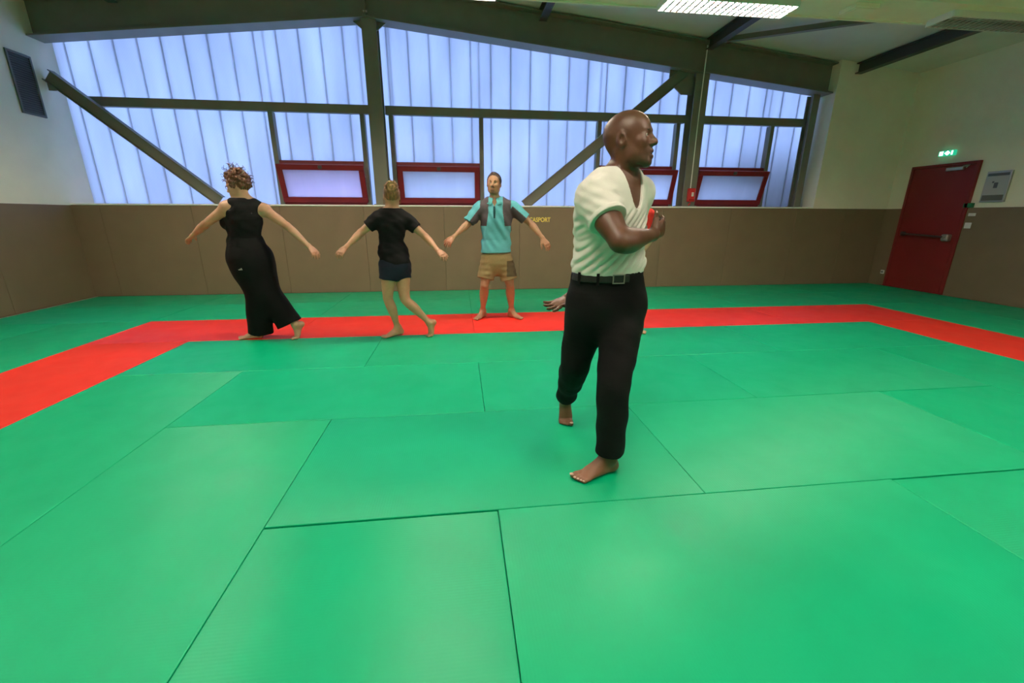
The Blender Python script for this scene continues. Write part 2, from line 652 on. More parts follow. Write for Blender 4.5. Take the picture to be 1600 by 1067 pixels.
def hcol(x, top, label, w=0.22, y0=7.60, y1=7.84, gusset=True):
    root = tag(empty('steel_column', (x, (y0 + y1) / 2, 1.445)), label, 'column', 'columns of the glazed wall')
    off = Matrix.Translation(-root.location)
    for nm, bb in (('front_flange', (x - w / 2, x + w / 2, y0, y0 + 0.018)), ('web', (x - 0.008, x + 0.008, y0 + 0.018, y1 - 0.018)), ('rear_flange', (x - w / 2, x + w / 2, y1 - 0.018, y1))):
        b = box_bm(*bb, 1.446, top)
        b.transform(off)
        obj(nm, b, M['steel'], root)
    b = box_bm(x - w / 2 - 0.03, x + w / 2 + 0.03, y0 - 0.02, y1 + 0.02, 1.446, 1.462)
    b.transform(off)
    obj('base_plate', b, M['steel'], root)
    if gusset:
        b = prism_bm([(x - w / 2 - 0.16, top), (x + w / 2 + 0.16, top), (x + w / 2, top - 0.12), (x - w / 2, top - 0.12)], 7.69, 7.71)
        b.transform(off)
        obj('gusset_plate', b, M['steel'], root)
    return root, off


hcol(-1.255, roof_z(-1.255, BZ0), 'grey steel column under the roof ridge between two red windows')
c2, off2 = hcol(4.17, roof_z(4.17, BZ0), 'grey steel column with a thin cable and red box, behind the man in white', w=0.24, gusset=False)
b = prism_bm([(3.62, roof_z(3.62, BZ0)), (4.06, roof_z(4.06, BZ0)), (4.06, 3.28), (3.86, 3.28), (3.62, 3.46)], 7.69, 7.71)
b.transform(off2)
obj('gusset_plate', b, M['steel'], c2)
hcol(6.44, roof_z(6.44, BZ0), 'grey steel end post of the glazing beside the right-hand white wall', w=0.13, y0=7.72, y1=7.88, gusset=False)


def bar_thing(name, p, q, label, cat, secs, parts, group=None, wd=(0, 1, 0)):
    root = tag(empty(name, tuple((Vector(p) + Vector(q)) / 2)), label, cat, group)
    off = Matrix.Translation(-root.location)
    for nm, s in zip(parts, secs):
        b = beam_bm(p, q, wd, [s])
        b.transform(off)
        obj(nm, b, M['steel'], root)
    return root


BR = [(-0.07, -0.058, -0.075, 0.075), (-0.058, 0.058, -0.006, 0.006), (0.058, 0.07, -0.075, 0.075)]
# braces: I sections lying with the web visible between two flanges
BR2 = [(-0.055, 0.055, -0.085, -0.073), (-0.006, 0.006, -0.073, 0.073), (-0.055, 0.055, 0.073, 0.085)]
bl = bar_thing('diagonal_brace', (-5.86, 7.68, 3.22), (-3.83, 7.68, 1.50), 'grey diagonal steel brace running down from the left wall behind the curly haired person', 'brace', BR2, ('lower_flange', 'web', 'upper_flange'), 'diagonal braces')
b = box_bm(-5.895, -5.80, 7.67, 7.69, 3.02, 3.14)
b.transform(Matrix.Translation(-bl.location))
obj('gusset_plate', b, M['steel'], bl)
bar_thing('diagonal_brace', (1.16, 7.68, 1.46), (3.86, 7.68, 3.60), 'grey diagonal steel brace rising behind the head of the man in white', 'brace', BR2, ('lower_flange', 'web', 'upper_flange'), 'diagonal braces')
# horizontal rail, in three bays between the columns
for (x0, x1, lab) in ((XL + 0.35, -1.37, 'grey horizontal rail of the left glazing bay'), (-1.14, 4.05, 'grey horizontal rail of the middle glazing bay'), (4.29, 6.37, 'grey horizontal rail of the narrow right glazing bay')):
    bar_thing('glazing_rail', (x0, 7.86, 2.93), (x1, 7.86, 2.93), lab, 'rail', [(-0.04, 0.04, -0.065, -0.055), (-0.04, -0.03, -0.055, 0.055), (-0.04, 0.04, 0.055, 0.065)], ('lower_lip', 'face', 'upper_lip'), 'glazing rails')
# short mullions between rail and windows
for (mx, lab) in ((-2.94, 'thin grey mullion left of the pink-tinted red window'), (-1.52, 'thin grey mullion just left of the ridge column'),
                  (-1.06, 'thin grey mullion just right of the ridge column'), (0.43, 'thin grey mullion above the man in the turquoise polo shirt'),
                  (2.50, 'thin grey mullion left of the head of the man in white'), (3.95, 'thin grey mullion between the face of the man in white and a column'),
                  (5.77, 'thin grey mullion at the right end of the last red window')):
    tag(obj('mullion', box_bm(mx - 0.035, mx + 0.035, 7.84, 7.96, 1.446, 2.865), M['steel']), lab, 'mullion', 'mullions under the glazing rail')

# ------------------------------------------------------------------ red tilting windows
for k, (w0, w1) in enumerate(WINS):
    lab = ('red tilt-in window with a pinkish pane behind the curly haired and bun haired people', 'red tilt-in window left of the man in the turquoise polo shirt',
           'red tilt-in window half hidden by the man in white', 'red tilt-in window rightmost beside the red call box')[k]
    win = tag(empty('window_%d' % (k + 1), ((w0 + w1) / 2, 7.9, WZ0)), lab, kind='structure')
    off = Matrix.Translation(-win.location)
    fr = 0.075
    for nm, bb in (('frame_head', (w0, w1, WZ1 - 0.09, WZ1)), ('frame_sill', (w0, w1, WZ0, WZ0 + 0.05)), ('frame_jamb', (w0, w0 + fr, WZ0 + 0.05, WZ1 - 0.09)), ('frame_jamb', (w1 - fr, w1, WZ0 + 0.05, WZ1 - 0.09))):
        b = box_bm(bb[0], bb[1], 7.86, 7.99, bb[2], bb[3], bevel=0.004)
        b.transform(off)
        obj(nm, b, M['red_frame'], win)
    # sash hinged at the bottom, leaning into the room
    sash = empty('sash', (0, -0.05, 0.05))
    sash.parent = win
    sw = (w1 - w0) / 2 - 0.03
    sh = WZ1 - WZ0 - 0.10
    sf = 0.085
    sash.rotation_euler.x = math.radians(15)
    for nm, bb in (('sash_rail', (-sw, sw, 0, sf)), ('sash_rail', (-sw, sw, sh - sf, sh)), ('sash_stile', (-sw, -sw + sf, sf, sh - sf)), ('sash_stile', (sw - sf, sw, sf, sh - sf))):
        obj(nm, box_bm(bb[0], bb[1], -0.05, 0.0, bb[2], bb[3], bevel=0.004), M['red_frame'], sash)
    obj('pane', box_bm(-sw + sf, sw - sf, -0.032, -0.016, sf, sh - sf), M['pink_pane' if k == 0 else 'pane'], sash)
    obj('latch', box_bm(-0.03, 0.03, -0.075, -0.05, sh - 0.06, sh - 0.01, bevel=0.006), M['dark_steel'], sash)
    obj('stay_arm', tube_bm([(sw - 0.02, 0.0, sh * 0.8), (sw - 0.005, 0.15, sh * 0.55)], 0.007, 8), M['metal'], sash)

# ------------------------------------------------------------------ door, signs and fittings on the right wall
DY0, DY1, DH = 6.14, 7.18, 2.13
door = tag(empty('door_1', (XR, (DY0 + DY1) / 2, 0)), 'dark red steel emergency door with push bar in the right wall', kind='structure')
offd = Matrix.Translation(-door.location)


def dpart(nm, b, m, parent=door):
    b.transform(offd)
    return obj(nm, b, m, parent)


leaf = dpart('leaf', box_bm(XR - 0.012, XR + 0.03, DY0 + 0.05, DY1 - 0.05, 0.006, DH - 0.05, bevel=0.003), M['red_door'])
for bb in ((DY0, DY0 + 0.045, 0.004, DH), (DY1 - 0.045, DY1, 0.004, DH), (DY0 + 0.045, DY1 - 0.045, DH - 0.045, DH)):
    dpart('frame', box_bm(XR - 0.02, XR + 0.03, *bb, bevel=0.003), M['red_door'])
dpart('push_bar', tube_bm([(XR - 0.09, DY1 - 0.16, 0.985), (XR - 0.09, DY0 + 0.17, 0.955)], 0.016, 10), M['bar'])
dpart('bar_bracket', box_bm(XR - 0.10, XR - 0.012, DY1 - 0.19, DY1 - 0.15, 0.95, 1.02, bevel=0.008), M['bar'])
dpart('lock_case', box_bm(XR - 0.10, XR - 0.012, DY0 + 0.09, DY0 + 0.20, 0.885, 1.0, bevel=0.02, seg=2), M['metal'])
dpart('lever', tube_bm([(XR - 0.09, DY0 + 0.14, 0.95), (XR - 0.12, DY0 + 0.13, 0.92), (XR - 0.12, DY0 + 0.06, 0.90)], 0.012, 8), M['metal'])
dpart('door_closer', box_bm(XR - 0.06, XR - 0.012, DY0 + 0.19, DY0 + 0.44, 2.005, 2.055, bevel=0.006), M['metal'])
dpart('closer_arm', tube_bm([(XR - 0.05, DY0 + 0.20, 2.06), (XR - 0.06, DY0 + 0.10, 2.07), (XR - 0.05, DY0 + 0.15, 2.04)], 0.009, 8), M['metal'])


def fitting(name, label, cat, y0, y1, z0, z1, m, depth=0.012, x=XR, bevel=0.003, surf=0.03):
    root = tag(empty(name, (x + surf, (y0 + y1) / 2, z0)), label, cat)
    b = box_bm(x - depth, x + surf, y0, y1, z0, z1, bevel=bevel)
    b.transform(Matrix.Translation(-root.location))
    return root, b


r, b = fitting('exit_sign', 'lit green and white emergency exit sign above the red door', 'sign', 6.555, 6.785, 2.255, 2.335, M['exit_green'], depth=0.03)
obj('case', b, M['exit_green'], r)
off = Matrix.Translation(-r.location)
for (y0, y1, z0, z1) in ((6.71, 6.77, 2.262, 2.328), (6.565, 6.59, 2.262, 2.328)):
    b = box_bm(XR - 0.033, XR - 0.03, y0, y1, z0, z1)
    b.transform(off)
    obj('pictogram', b, M['exit_white'], r)
# diamond arrow in the middle
b = bmesh.new()
vv = [b.verts.new((XR - 0.0325, 6.645 + a, 2.295 + c)) for a, c in ((0.045, 0), (0, 0.034), (-0.04, 0), (0, -0.034))]
b.faces.new(vv)
bmesh.ops.solidify(b, geom=b.faces[:], thickness=0.002)
b.transform(off)
obj('arrow', b, M['exit_white'], r)

r, b = fitting('notice_frame', 'grey framed evacuation notice on the wall right of the red door', 'notice', 5.70, 6.01, 1.495, 1.945, M['paper'], depth=0.006)
obj('backing', b, M['metal'], r)
off = Matrix.Translation(-r.location)
for nm, bb, m in (('sheet', (5.715, 5.995, 1.51, 1.93), 'paper'), ('header_band', (5.72, 5.99, 1.875, 1.915), 'ink'),
                  ('plan', (5.83, 5.88, 1.70, 1.78), 'ink'), ('plan', (5.885, 5.91, 1.775, 1.80), 'ink'), ('footer_block', (5.72, 5.99, 1.52, 1.60), 'grille')):
    d = 0.009 if nm == 'sheet' else 0.0105
    b = box_bm(XR - d, XR - d + 0.002, *bb)
    b.transform(off)
    obj(nm, b, M[m], r)
r, b = fitting('escape_sign', 'small green sign beside the red door above the light switches', 'sign', 6.08, 6.20, 1.42, 1.49, M['green_sign'], depth=0.02)
obj('plate', b, M['green_sign'], r)
for nm, lab, (y0, y1, z0, z1) in (('wall_switch', 'small wide white switch under the green sign', (6.0, 6.10, 1.29, 1.335)), ('wall_switch', 'square white switch lower of the two beside the red door', (6.02, 6.11, 1.10, 1.19)), ('wall_socket', 'small white socket low on the padding left of the red door', (7.22, 7.29, 0.22, 0.29))):
    r, b = fitting(nm, lab, 'switch' if 'switch' in nm else 'socket', y0, y1, z0, z1, M['white_plastic'], depth=0.012, surf=0.0)
    obj('plate', b, M['white_plastic'], r)
    ym, zm = (y0 + y1) / 2, (z0 + z1) / 2
    b = box_bm(XR - 0.018, XR - 0.012, ym - 0.022, ym + 0.022, zm - 0.015, zm + 0.015, bevel=0.003)
    b.transform(Matrix.Translation(-r.location))
    obj('rocker' if 'switch' in nm else 'outlet', b, M['grille'] if 'socket' in nm else M['white_plastic'], r)

# red call box and its cable on the second column
r = tag(empty('call_box', (4.18, 7.6, 1.52)), 'small red smoke-vent release box on the column right of the man in white', 'call box')
off = Matrix.Translation(-r.location)
for nm, bb, m, bv in (('case', (4.12, 4.25, 7.53, 7.60, 1.53, 1.76), 'red_box', 0.01), ('cover', (4.14, 4.23, 7.515, 7.53, 1.57, 1.72), 'red_box', 0.006), ('window_label', (4.165, 4.205, 7.512, 7.516, 1.62, 1.69), 'white_plastic', 0)):
    b = box_bm(*bb, bevel=bv)
    b.transform(off)
    obj(nm, b, M[m], r)
b = tube_bm([(4.18, 7.55, 1.53), (4.18, 7.56, 1.50), (4.16, 7.58, 1.47)], 0.012, 8)
b.transform(off)
obj('gland', b, M['red_box'], r)
tag(obj('cable', tube_bm([(4.17, 7.585, 1.76), (4.165, 7.585, 2.9), (4.16, 7.548, 3.98)], 0.009, 8), M['white_trim']), 'thin pale cable climbing the column from the red box', 'cable')

# ventilation grille on the left wall
r = tag(empty('vent_grille', (XL, 7.34, 2.62)), 'grey slatted ventilation grille high on the left wall', 'vent')
off = Matrix.Translation(-r.location)
GX0 = XL - 0.012
for bb in ((7.16, 7.19, 2.62, 3.40), (7.49, 7.52, 2.62, 3.40), (7.19, 7.49, 2.62, 2.65), (7.19, 7.49, 3.37, 3.40)):
    b = box_bm(GX0, GX0 + 0.02, *bb, bevel=0.003)
    b.transform(off)
    obj('frame', b, M['grille'], r)
b = box_bm(GX0, GX0 + 0.003, 7.19, 7.49, 2.65, 3.37)
b.transform(off)
obj('backing', b, M['dark_steel'], r)
slat = None
for k in range(24):
    if slat is None:
        b = box_bm(0.0, 0.016, -0.15, 0.15, -0.002, 0.002)
        b.transform(Matrix.Rotation(math.radians(35), 4, 'Y'))
        slat = obj('slat', b, M['grille'], r)
        s = slat
    else:
        s = slat.copy()
        COL.objects.link(s)
        s.parent = r
    s.location = Vector((GX0 + 0.003, 7.34, 2.672 + k * 0.0295)) - r.location

# lettering on a back pad
lt = text_mesh('lettering', 'DECASPORT', 0.105, M['yellow'], back_pads[6], Matrix.Identity(4), bold=0.0022)
bb = [v.co.copy() for v in lt.data.vertices]
w_ = max(v.x for v in bb)
tx0, tx1 = 1.11, 1.595
lt.data.transform(Matrix.Translation((tx0 - back_pads[6].location.x, -0.0012, 1.178)) @ Matrix.Rotation(math.pi / 2, 4, 'X') @ Matrix.Scale((tx1 - tx0) / w_, 4, (1, 0, 0)))
lt['label'] = 'yellow lettering on the padding'

# ------------------------------------------------------------------ purlins under the roof
for (x_, lab) in ((-4.7, 'dark steel purlin under the roof near the left wall'), (4.2, 'dark steel purlin meeting the rafter above the cabled column'), (6.95, 'dark steel purlin ending at the white wall on the right'), (1.4, 'dark steel purlin hidden above the lamp tray')):
    zt = roof_z(x_) - 0.005
    root = tag(empty('purlin', (x_, 2.0, zt - 0.18)), lab, 'beam', 'roof purlins')
    off = Matrix.Translation(-root.location)
    yend = 7.5 if x_ > 6 else 7.56
    for nm, bb in (('bottom_flange', (x_ - 0.06, x_ + 0.06, YF, yend, zt - 0.17, zt - 0.155)), ('web', (x_ - 0.006, x_ + 0.006, YF, yend, zt - 0.155, zt - 0.02)), ('top_flange', (x_ - 0.06, x_ + 0.06, YF, yend, zt - 0.02, zt - 0.005))):
        b = box_bm(*bb)
        b.transform(off)
        obj(nm, b, M['dark_steel'], root)
bar_thing('roof_brace', (4.3, 7.3, roof_z(4.3) - 0.10), (6.9, 4.9, roof_z(6.9) - 0.10), 'dark diagonal roof brace above the lamp tray', 'brace', [(-0.04, 0.04, -0.04, -0.032), (-0.004, 0.004, -0.032, 0.04)], ('flange', 'web'), wd=(1, 1, 0))

# ------------------------------------------------------------------ lamp trays and luminaires
TRAYZ = 3.27
for (y0, y1, lab) in ((4.24, 4.74, 'cream suspended lamp tray crossing the hall over the red mats'), (0.35, 0.85, 'cream suspended lamp tray above the viewer')):
    root = tag(empty('lamp_tray', (1.1, (y0 + y1) / 2, TRAYZ)), lab, 'tray', 'suspended lamp trays')
    off = Matrix.Translation(-root.location)
    for nm, bb in (('panel', (XL, XR + 0.02, y0 + 0.02, y1 - 0.02, TRAYZ, TRAYZ + 0.012)), ('lip', (XL, XR + 0.02, y0, y0 + 0.02, TRAYZ - 0.025, TRAYZ + 0.10)), ('lip', (XL, XR + 0.02, y1 - 0.02, y1, TRAYZ - 0.012, TRAYZ + 0.10))):
        b = box_bm(*bb)
        b.transform(off)
        obj(nm, b, M['tray'], root)
    for hx in (-4.4, -1.7, 1.0, 4.5, 6.5):
        b = tube_bm([(hx, (y0 + y1) / 2, TRAYZ + 0.012), (hx, (y0 + y1) / 2, roof_z(hx))], 0.008, 6)
        b.transform(off)
        obj('hanger', b, M['metal'], root)


def build_luminaire(name, on):
    """1.3 m ceiling luminaire hung below the tray: housing, two tubes, louvre blades; origin at its top centre"""
    L_, W_, H_ = 0.655, 0.13, 0.062
    root = empty(name)
    obj('housing', box_bm(-L_, L_, -W_, W_, -0.016, 0.0), M['louvre'], root)
    for s in (-1, 1):
        obj('side_reflector', box_bm(-L_, L_, s * W_ - 0.006, s * W_ + 0.006, -H_, -0.016), M['louvre'], root)
        obj('end_cap', box_bm(s * L_ - 0.006, s * L_ + 0.006, -W_ + 0.006, W_ - 0.006, -H_, -0.016), M['louvre'], root)
        obj('tube', tube_bm([(-L_ + 0.02, s * 0.062, -0.036), (L_ - 0.02, s * 0.062, -0.036)], 0.017, 10), M['lamp_glow' if on else 'lamp_off'], root, smooth=True)
    obj('centre_louvre', box_bm(-L_ + 0.006, L_ - 0.006, -0.008, 0.008, -H_, -0.03), M['blade'], root)
    blade = None
    n = 19
    for s in (-1, 1):
        for k in range(n):
            if blade is None:
                blade = obj('louvre_blade', box_bm(-0.012, 0.012, -0.057, 0.057, -H_ + 0.001, -H_ + 0.006), M['blade'], root)
                q = blade
            else:
                q = blade.copy()
                COL.objects.link(q)
                q.parent = root
            q.location = (-L_ + (k + 1) * (2 * L_ / (n + 1)), s * 0.064, 0)
    return root


def copy_tree(o, parent=None):
    c = o.copy()
    COL.objects.link(c)
    if parent is not None:
        c.parent = parent
    for ch in o.children:
        copy_tree(ch, c)
    return c


lit = build_luminaire('luminaire', True)
off_l = build_luminaire('luminaire', False)
first = True
lamps = [(-3.25, 4.53, 'lit louvred lamp on the tray near the left wall'), (-0.25, 4.53, 'lit louvred lamp whose end just shows at the top edge above the ridge column'), (2.655, 4.53, 'brightly lit louvred lamp hanging above the man in white'),
         (-4.2, 0.6, 'lit louvred lamp above the viewer nearest the left wall'), (-0.25, 0.6, 'lit louvred lamp above the viewer'), (2.655, 0.6, 'lit louvred lamp above the viewer at the right'), (5.655, 0.6, 'lit louvred lamp above the viewer nearest the right wall')]  # the last lamp is added out of view to brighten the right wall
for (lx, ly, lab) in lamps:
    o = lit if first else copy_tree(lit)
    first = False
    o.location = (lx, ly, TRAYZ - 0.0005)
    tag(o, lab, 'lamp', 'louvred lamps on the trays')
off_l.location = (5.655, 4.53, TRAYZ - 0.0005)
tag(off_l, 'unlit louvred lamp at the upper right near the white wall', 'lamp', 'louvred lamps on the trays')
r = tag(empty('junction_box', (4.02, 4.48, TRAYZ)), 'small cream junction box on the tray between the lit and unlit lamps', 'box')
obj('case', box_bm(-0.13, 0.13, -0.1, 0.1, -0.04, -0.0005, bevel=0.004), M['tray'], r)
obj('lid', box_bm(-0.11, 0.11, -0.08, 0.08, -0.046, -0.04, bevel=0.002), M['tray'], r)

# outside: a low wall of the neighbouring building shades the right end of the glazing
tag(obj('wall_outside', box_bm(4.9, 9.5, 8.7, 9.0, -0.5, 2.5), M['outdoor']), kind='structure', label='low outside wall dimly seen through the right end of the glazing')
tag(obj('ground_outside', box_bm(-14, 16, 8.2, 30, -0.5, -0.2), M['outdoor']), kind='structure', label='dark ground outside the glazing')

# =================================================================== people
# bodies and clothes are grown as distance fields on a grid and skinned into one continuous surface each


def V3(*a):
    return np.array(a if len(a) > 1 else a[0], dtype=np.float64)


def nrm(v):
    v = np.asarray(v, float)
    return v / np.linalg.norm(v)


class Field:
    def __init__(self, lo, hi, h):
        self.lo = np.asarray(lo, float)
        self.h = h
        self.n = np.ceil((np.asarray(hi, float) - self.lo) / h).astype(int) + 1
        self.D = np.full(self.n, 1.0, np.float32)

    def region(self, lo, hi):
        a = np.clip(np.floor((np.asarray(lo) - self.lo) / self.h).astype(int), 0, self.n)
        b = np.clip(np.ceil((np.asarray(hi) - self.lo) / self.h).astype(int) + 1, 0, self.n)
        if np.any(b <= a):
            return None, None
        sl = tuple(slice(i, j) for i, j in zip(a, b))
        ax = [(self.lo[k] + self.h * np.arange(a[k], b[k])).astype(np.float32) for k in range(3)]
        return sl, (ax[0][:, None, None], ax[1][None, :, None], ax[2][None, None, :])

    def _apply(self, fn, lo, hi, k, mode):
        m = k + 3 * self.h
        sl, P = self.region(np.asarray(lo) - m, np.asarray(hi) + m)
        if sl is None:
            return
        d = fn(*P).astype(np.float32)
        A = self.D[sl]
        if mode == 'sub':
            A, d = -A, d
        if k > 0:
            hh = np.maximum(k - np.abs(A - d), 0) / k
            R = np.minimum(A, d) - hh * hh * (k / 4)
        else:
            R = np.minimum(A, d)
        self.D[sl] = -R if mode == 'sub' else R

    def cone(self, a, b, r1, r2, k=0.01, mode='add'):
        a, b = np.asarray(a, float), np.asarray(b, float)
        ab = b - a
        L2 = float(ab @ ab) + 1e-12
        r = max(r1, r2)

        def fn(x, y, z):
            t = np.clip(((x - a[0]) * ab[0] + (y - a[1]) * ab[1] + (z - a[2]) * ab[2]) / L2, 0, 1)
            return np.sqrt((x - a[0] - t * ab[0]) ** 2 + (y - a[1] - t * ab[1]) ** 2 + (z - a[2] - t * ab[2]) ** 2) - (r1 + (r2 - r1) * t)
        self._apply(fn, np.minimum(a, b) - r, np.maximum(a, b) + r, k, mode)

    def chain(self, pts, rs, k=0.01, mode='add'):
        for i in range(len(pts) - 1):
            self.cone(pts[i], pts[i + 1], rs[i], rs[i + 1], k if i == 0 else min(k, 0.006), mode)

    def ell(self, c, rad, R=None, k=0.01, mode='add'):
        c = np.asarray(c, float)
        R = np.eye(3) if R is None else np.asarray(R, float)   # rows = local axes
        ext = np.sqrt(((R * np.asarray(rad)[:, None]) ** 2).sum(0))
        m = min(rad)

        def fn(x, y, z):
            s = 0
            g = 0
            for i in range(3):
                u = (x - c[0]) * R[i, 0] + (y - c[1]) * R[i, 1] + (z - c[2]) * R[i, 2]
                s = s + (u / rad[i]) ** 2
                g = g + (u / rad[i] ** 2) ** 2
            k0 = np.sqrt(s)
            return k0 * (k0 - 1) / (np.sqrt(g) + 1e-6)
        self._apply(fn, c - ext, c + ext, k, mode)

    def loft(self, st, k=0.02, mode='add', sub=4, p=2.0, disp=None, flat=(False, False)):
        """st: list of (centre, rx, ry, u-direction)"""
        C = np.array([s[0] for s in st], float)
        RX = np.array([s[1] for s in st], float)
        RY = np.array([s[2] for s in st], float)
        U = np.array([s[3] for s in st], float)
        n = len(st)
        if n > 2:
            def cr(Aarr):
                out = []
                for i in range(n - 1):
                    p0, p1, p2, p3 = Aarr[max(i - 1, 0)], Aarr[i], Aarr[i + 1], Aarr[min(i + 2, n - 1)]
                    for t in np.arange(sub) / sub:
                        out.append(0.5 * (2 * p1 + (p2 - p0) * t + (2 * p0 - 5 * p1 + 4 * p2 - p3) * t * t + (3 * p1 - p0 - 3 * p2 + p3) * t ** 3))
                out.append(Aarr[-1])
                return np.array(out)
            C, RX, RY, U = cr(C), cr(RX), cr(RY), cr(U)
        n = len(C)
        T = np.zeros_like(C)
        for i in range(n):
            T[i] = nrm(C[min(i + 1, n - 1)] - C[max(i - 1, 0)])
        for i in range(n):
            U[i] = nrm(U[i] - T[i] * (U[i] @ T[i]))
        W = np.cross(T, U)
        R = np.maximum(RX, RY)
        lo = (C - R[:, None]).min(0)
        hi = (C + R[:, None]).max(0)

        mg = k + 0.02 + 3 * self.h

        def fn(x, y, z):
            best = np.full((x.shape[0], y.shape[1], z.shape[2]), 1.0, np.float32)
            X0, Y0, Z0 = x, y, z
            f4 = np.float32
            for i in range(n - 1):
                rr = max(R[i], R[i + 1]) + mg
                lo_, hi_ = np.minimum(C[i], C[i + 1]) - rr, np.maximum(C[i], C[i + 1]) + rr
                sx = slice(*np.searchsorted(X0.ravel(), (lo_[0], hi_[0])))
                sy = slice(*np.searchsorted(Y0.ravel(), (lo_[1], hi_[1])))
                sz = slice(*np.searchsorted(Z0.ravel(), (lo_[2], hi_[2])))
                x, y, z = X0[sx], Y0[:, sy], Z0[:, :, sz]
                if 0 in (x.size, y.size, z.size):
                    continue
                a, ab = C[i].astype(f4), (C[i + 1] - C[i]).astype(f4)
                L = f4(math.sqrt(float(ab @ ab)) + 1e-9)
                x, y, z = x - a[0], y - a[1], z - a[2]
                t_ = x * (ab[0] / (L * L)) + y * (ab[1] / (L * L)) + z * (ab[2] / (L * L))
                t = np.clip(t_, 0, 1)

                def loc(A0, A1):
                    A0, A1 = A0.astype(f4), A1.astype(f4)
                    p0 = (x * A0[0] + y * A0[1]) + z * A0[2] - t * f4(ab @ A0)
                    p1 = (x * A1[0] + y * A1[1]) + z * A1[2] - t * f4(ab @ A1)
                    return p0 + (p1 - p0) * t
                du, dv = loc(U[i], U[i + 1]), loc(W[i], W[i + 1])
                rx = f4(RX[i]) + f4(RX[i + 1] - RX[i]) * t
                ry = f4(RY[i]) + f4(RY[i + 1] - RY[i]) * t
                rm = np.minimum(rx, ry)
                if p == 2.0:
                    ev = (du / rx) ** 2 + (dv / ry) ** 2
                else:
                    ev = (np.abs(du / rx) ** f4(p) + np.abs(dv / ry) ** f4(p)) ** f4(2.0 / p)
                dw = t_ - t
                fl0, fl1 = flat[0] and i == 0, flat[1] and i == n - 2
                if fl0:
                    dw = np.maximum(dw, 0)
                if fl1:
                    dw = np.minimum(dw, 0)
                e = (np.sqrt(ev + (dw * L / rm) ** 2) - 1) * rm
                if fl0:
                    e = np.maximum(e, -t_ * L)
                if fl1:
                    e = np.maximum(e, (t_ - 1) * L)
                bs = best[sx, sy, sz]
                np.minimum(bs, e, out=bs)
            if disp is not None:
                best = best + disp(X0, Y0, Z0)
            for fl_, c_, t_v in ((flat[0], C[0], -T[0]), (flat[1], C[-1], T[-1])):
                if fl_:
                    best = np.maximum(best, (X0 - c_[0]) * t_v[0] + (Y0 - c_[1]) * t_v[1] + (Z0 - c_[2]) * t_v[2])
            return best
        self._apply(fn, lo, hi, k, mode)

    def half(self, c, n_, k=0.0):
        """keep the side opposite to n_ (cut away what lies beyond the plane)"""
        c, n_ = np.asarray(c, float), nrm(n_)
        sl, P = self.region(self.lo, self.lo + self.h * self.n)
        d = ((P[0] - c[0]) * n_[0] + (P[1] - c[1]) * n_[1] + (P[2] - c[2]) * n_[2]).astype(np.float32)
        self.D = np.maximum(self.D, d)

    def cut(self, fn, lo, hi, k=0.003):
        self._apply(fn, lo, hi, k, 'sub')

    def mesh(self, smooth=1):
        D, h = self.D, self.h
        D[0], D[-1], D[:, 0], D[:, -1], D[:, :, 0], D[:, :, -1] = 1, 1, 1, 1, 1, 1
        S = D < 0
        cnt = np.zeros(tuple(self.n - 1), np.int8)
        for dx in (0, 1):
            for dy in (0, 1):
                for dz in (0, 1):
                    cnt += S[dx:dx + cnt.shape[0], dy:dy + cnt.shape[1], dz:dz + cnt.shape[2]]
        I = np.argwhere((cnt > 0) & (cnt < 8))
        idx = np.full(cnt.shape, -1, np.int32)
        idx[I[:, 0], I[:, 1], I[:, 2]] = np.arange(len(I))
        pos = np.zeros((len(I), 3))
        num = np.zeros(len(I))
        for axis in range(3):
            o = [k for k in range(3) if k != axis]
            for a in (0, 1):
                for b in (0, 1):
                    off = np.zeros(3, int)
                    off[o[0]], off[o[1]] = a, b
                    off2 = off.copy()
                    off2[axis] = 1
                    A = D[tuple((I + off).T)]
                    B = D[tuple((I + off2).T)]
                    m = (A < 0) != (B < 0)
                    t = np.where(m, A / np.where(m, A - B, 1), 0)
                    pt = np.broadcast_to(off, (len(I), 3)).astype(float).copy()
                    pt[:, axis] = t
                    pos += pt * m[:, None]
                    num += m
        pos = self.lo + h * (I + pos / num[:, None])
        quads = []
        for axis in range(3):
            o = [k for k in range(3) if k != axis]
            sa = [slice(None)] * 3
            sb = [slice(None)] * 3
            sa[axis], sb[axis] = slice(0, -1), slice(1, None)
            A, B = S[tuple(sa)], S[tuple(sb)]
            E_ = np.argwhere(A != B)
            ins = A[tuple(E_.T)]
            e1 = np.zeros(3, int)
            e2 = np.zeros(3, int)
            e1[o[0]], e2[o[1]] = 1, 1
            q = np.stack([idx[tuple((E_ - e1 - e2).T)], idx[tuple((E_ - e2).T)], idx[tuple(E_.T)], idx[tuple((E_ - e1).T)]], 1)
            flip = ins if axis != 1 else ~ins
            q[~flip] = q[~flip][:, ::-1]
            quads.append(q)
        Q = np.concatenate(quads)
        for _ in range(smooth):
            acc = np.zeros_like(pos)
            c = np.zeros(len(pos))
            for i in range(4):
                a, b = Q[:, i], Q[:, (i + 1) % 4]
                for k in range(3):
                    acc[:, k] += np.bincount(a, pos[b, k], len(pos)) + np.bincount(b, pos[a, k], len(pos))
                c += np.bincount(a, minlength=len(pos)) + np.bincount(b, minlength=len(pos))
            pos = pos * 0.45 + 0.55 * acc / np.maximum(c, 1)[:, None]
        return pos, Q


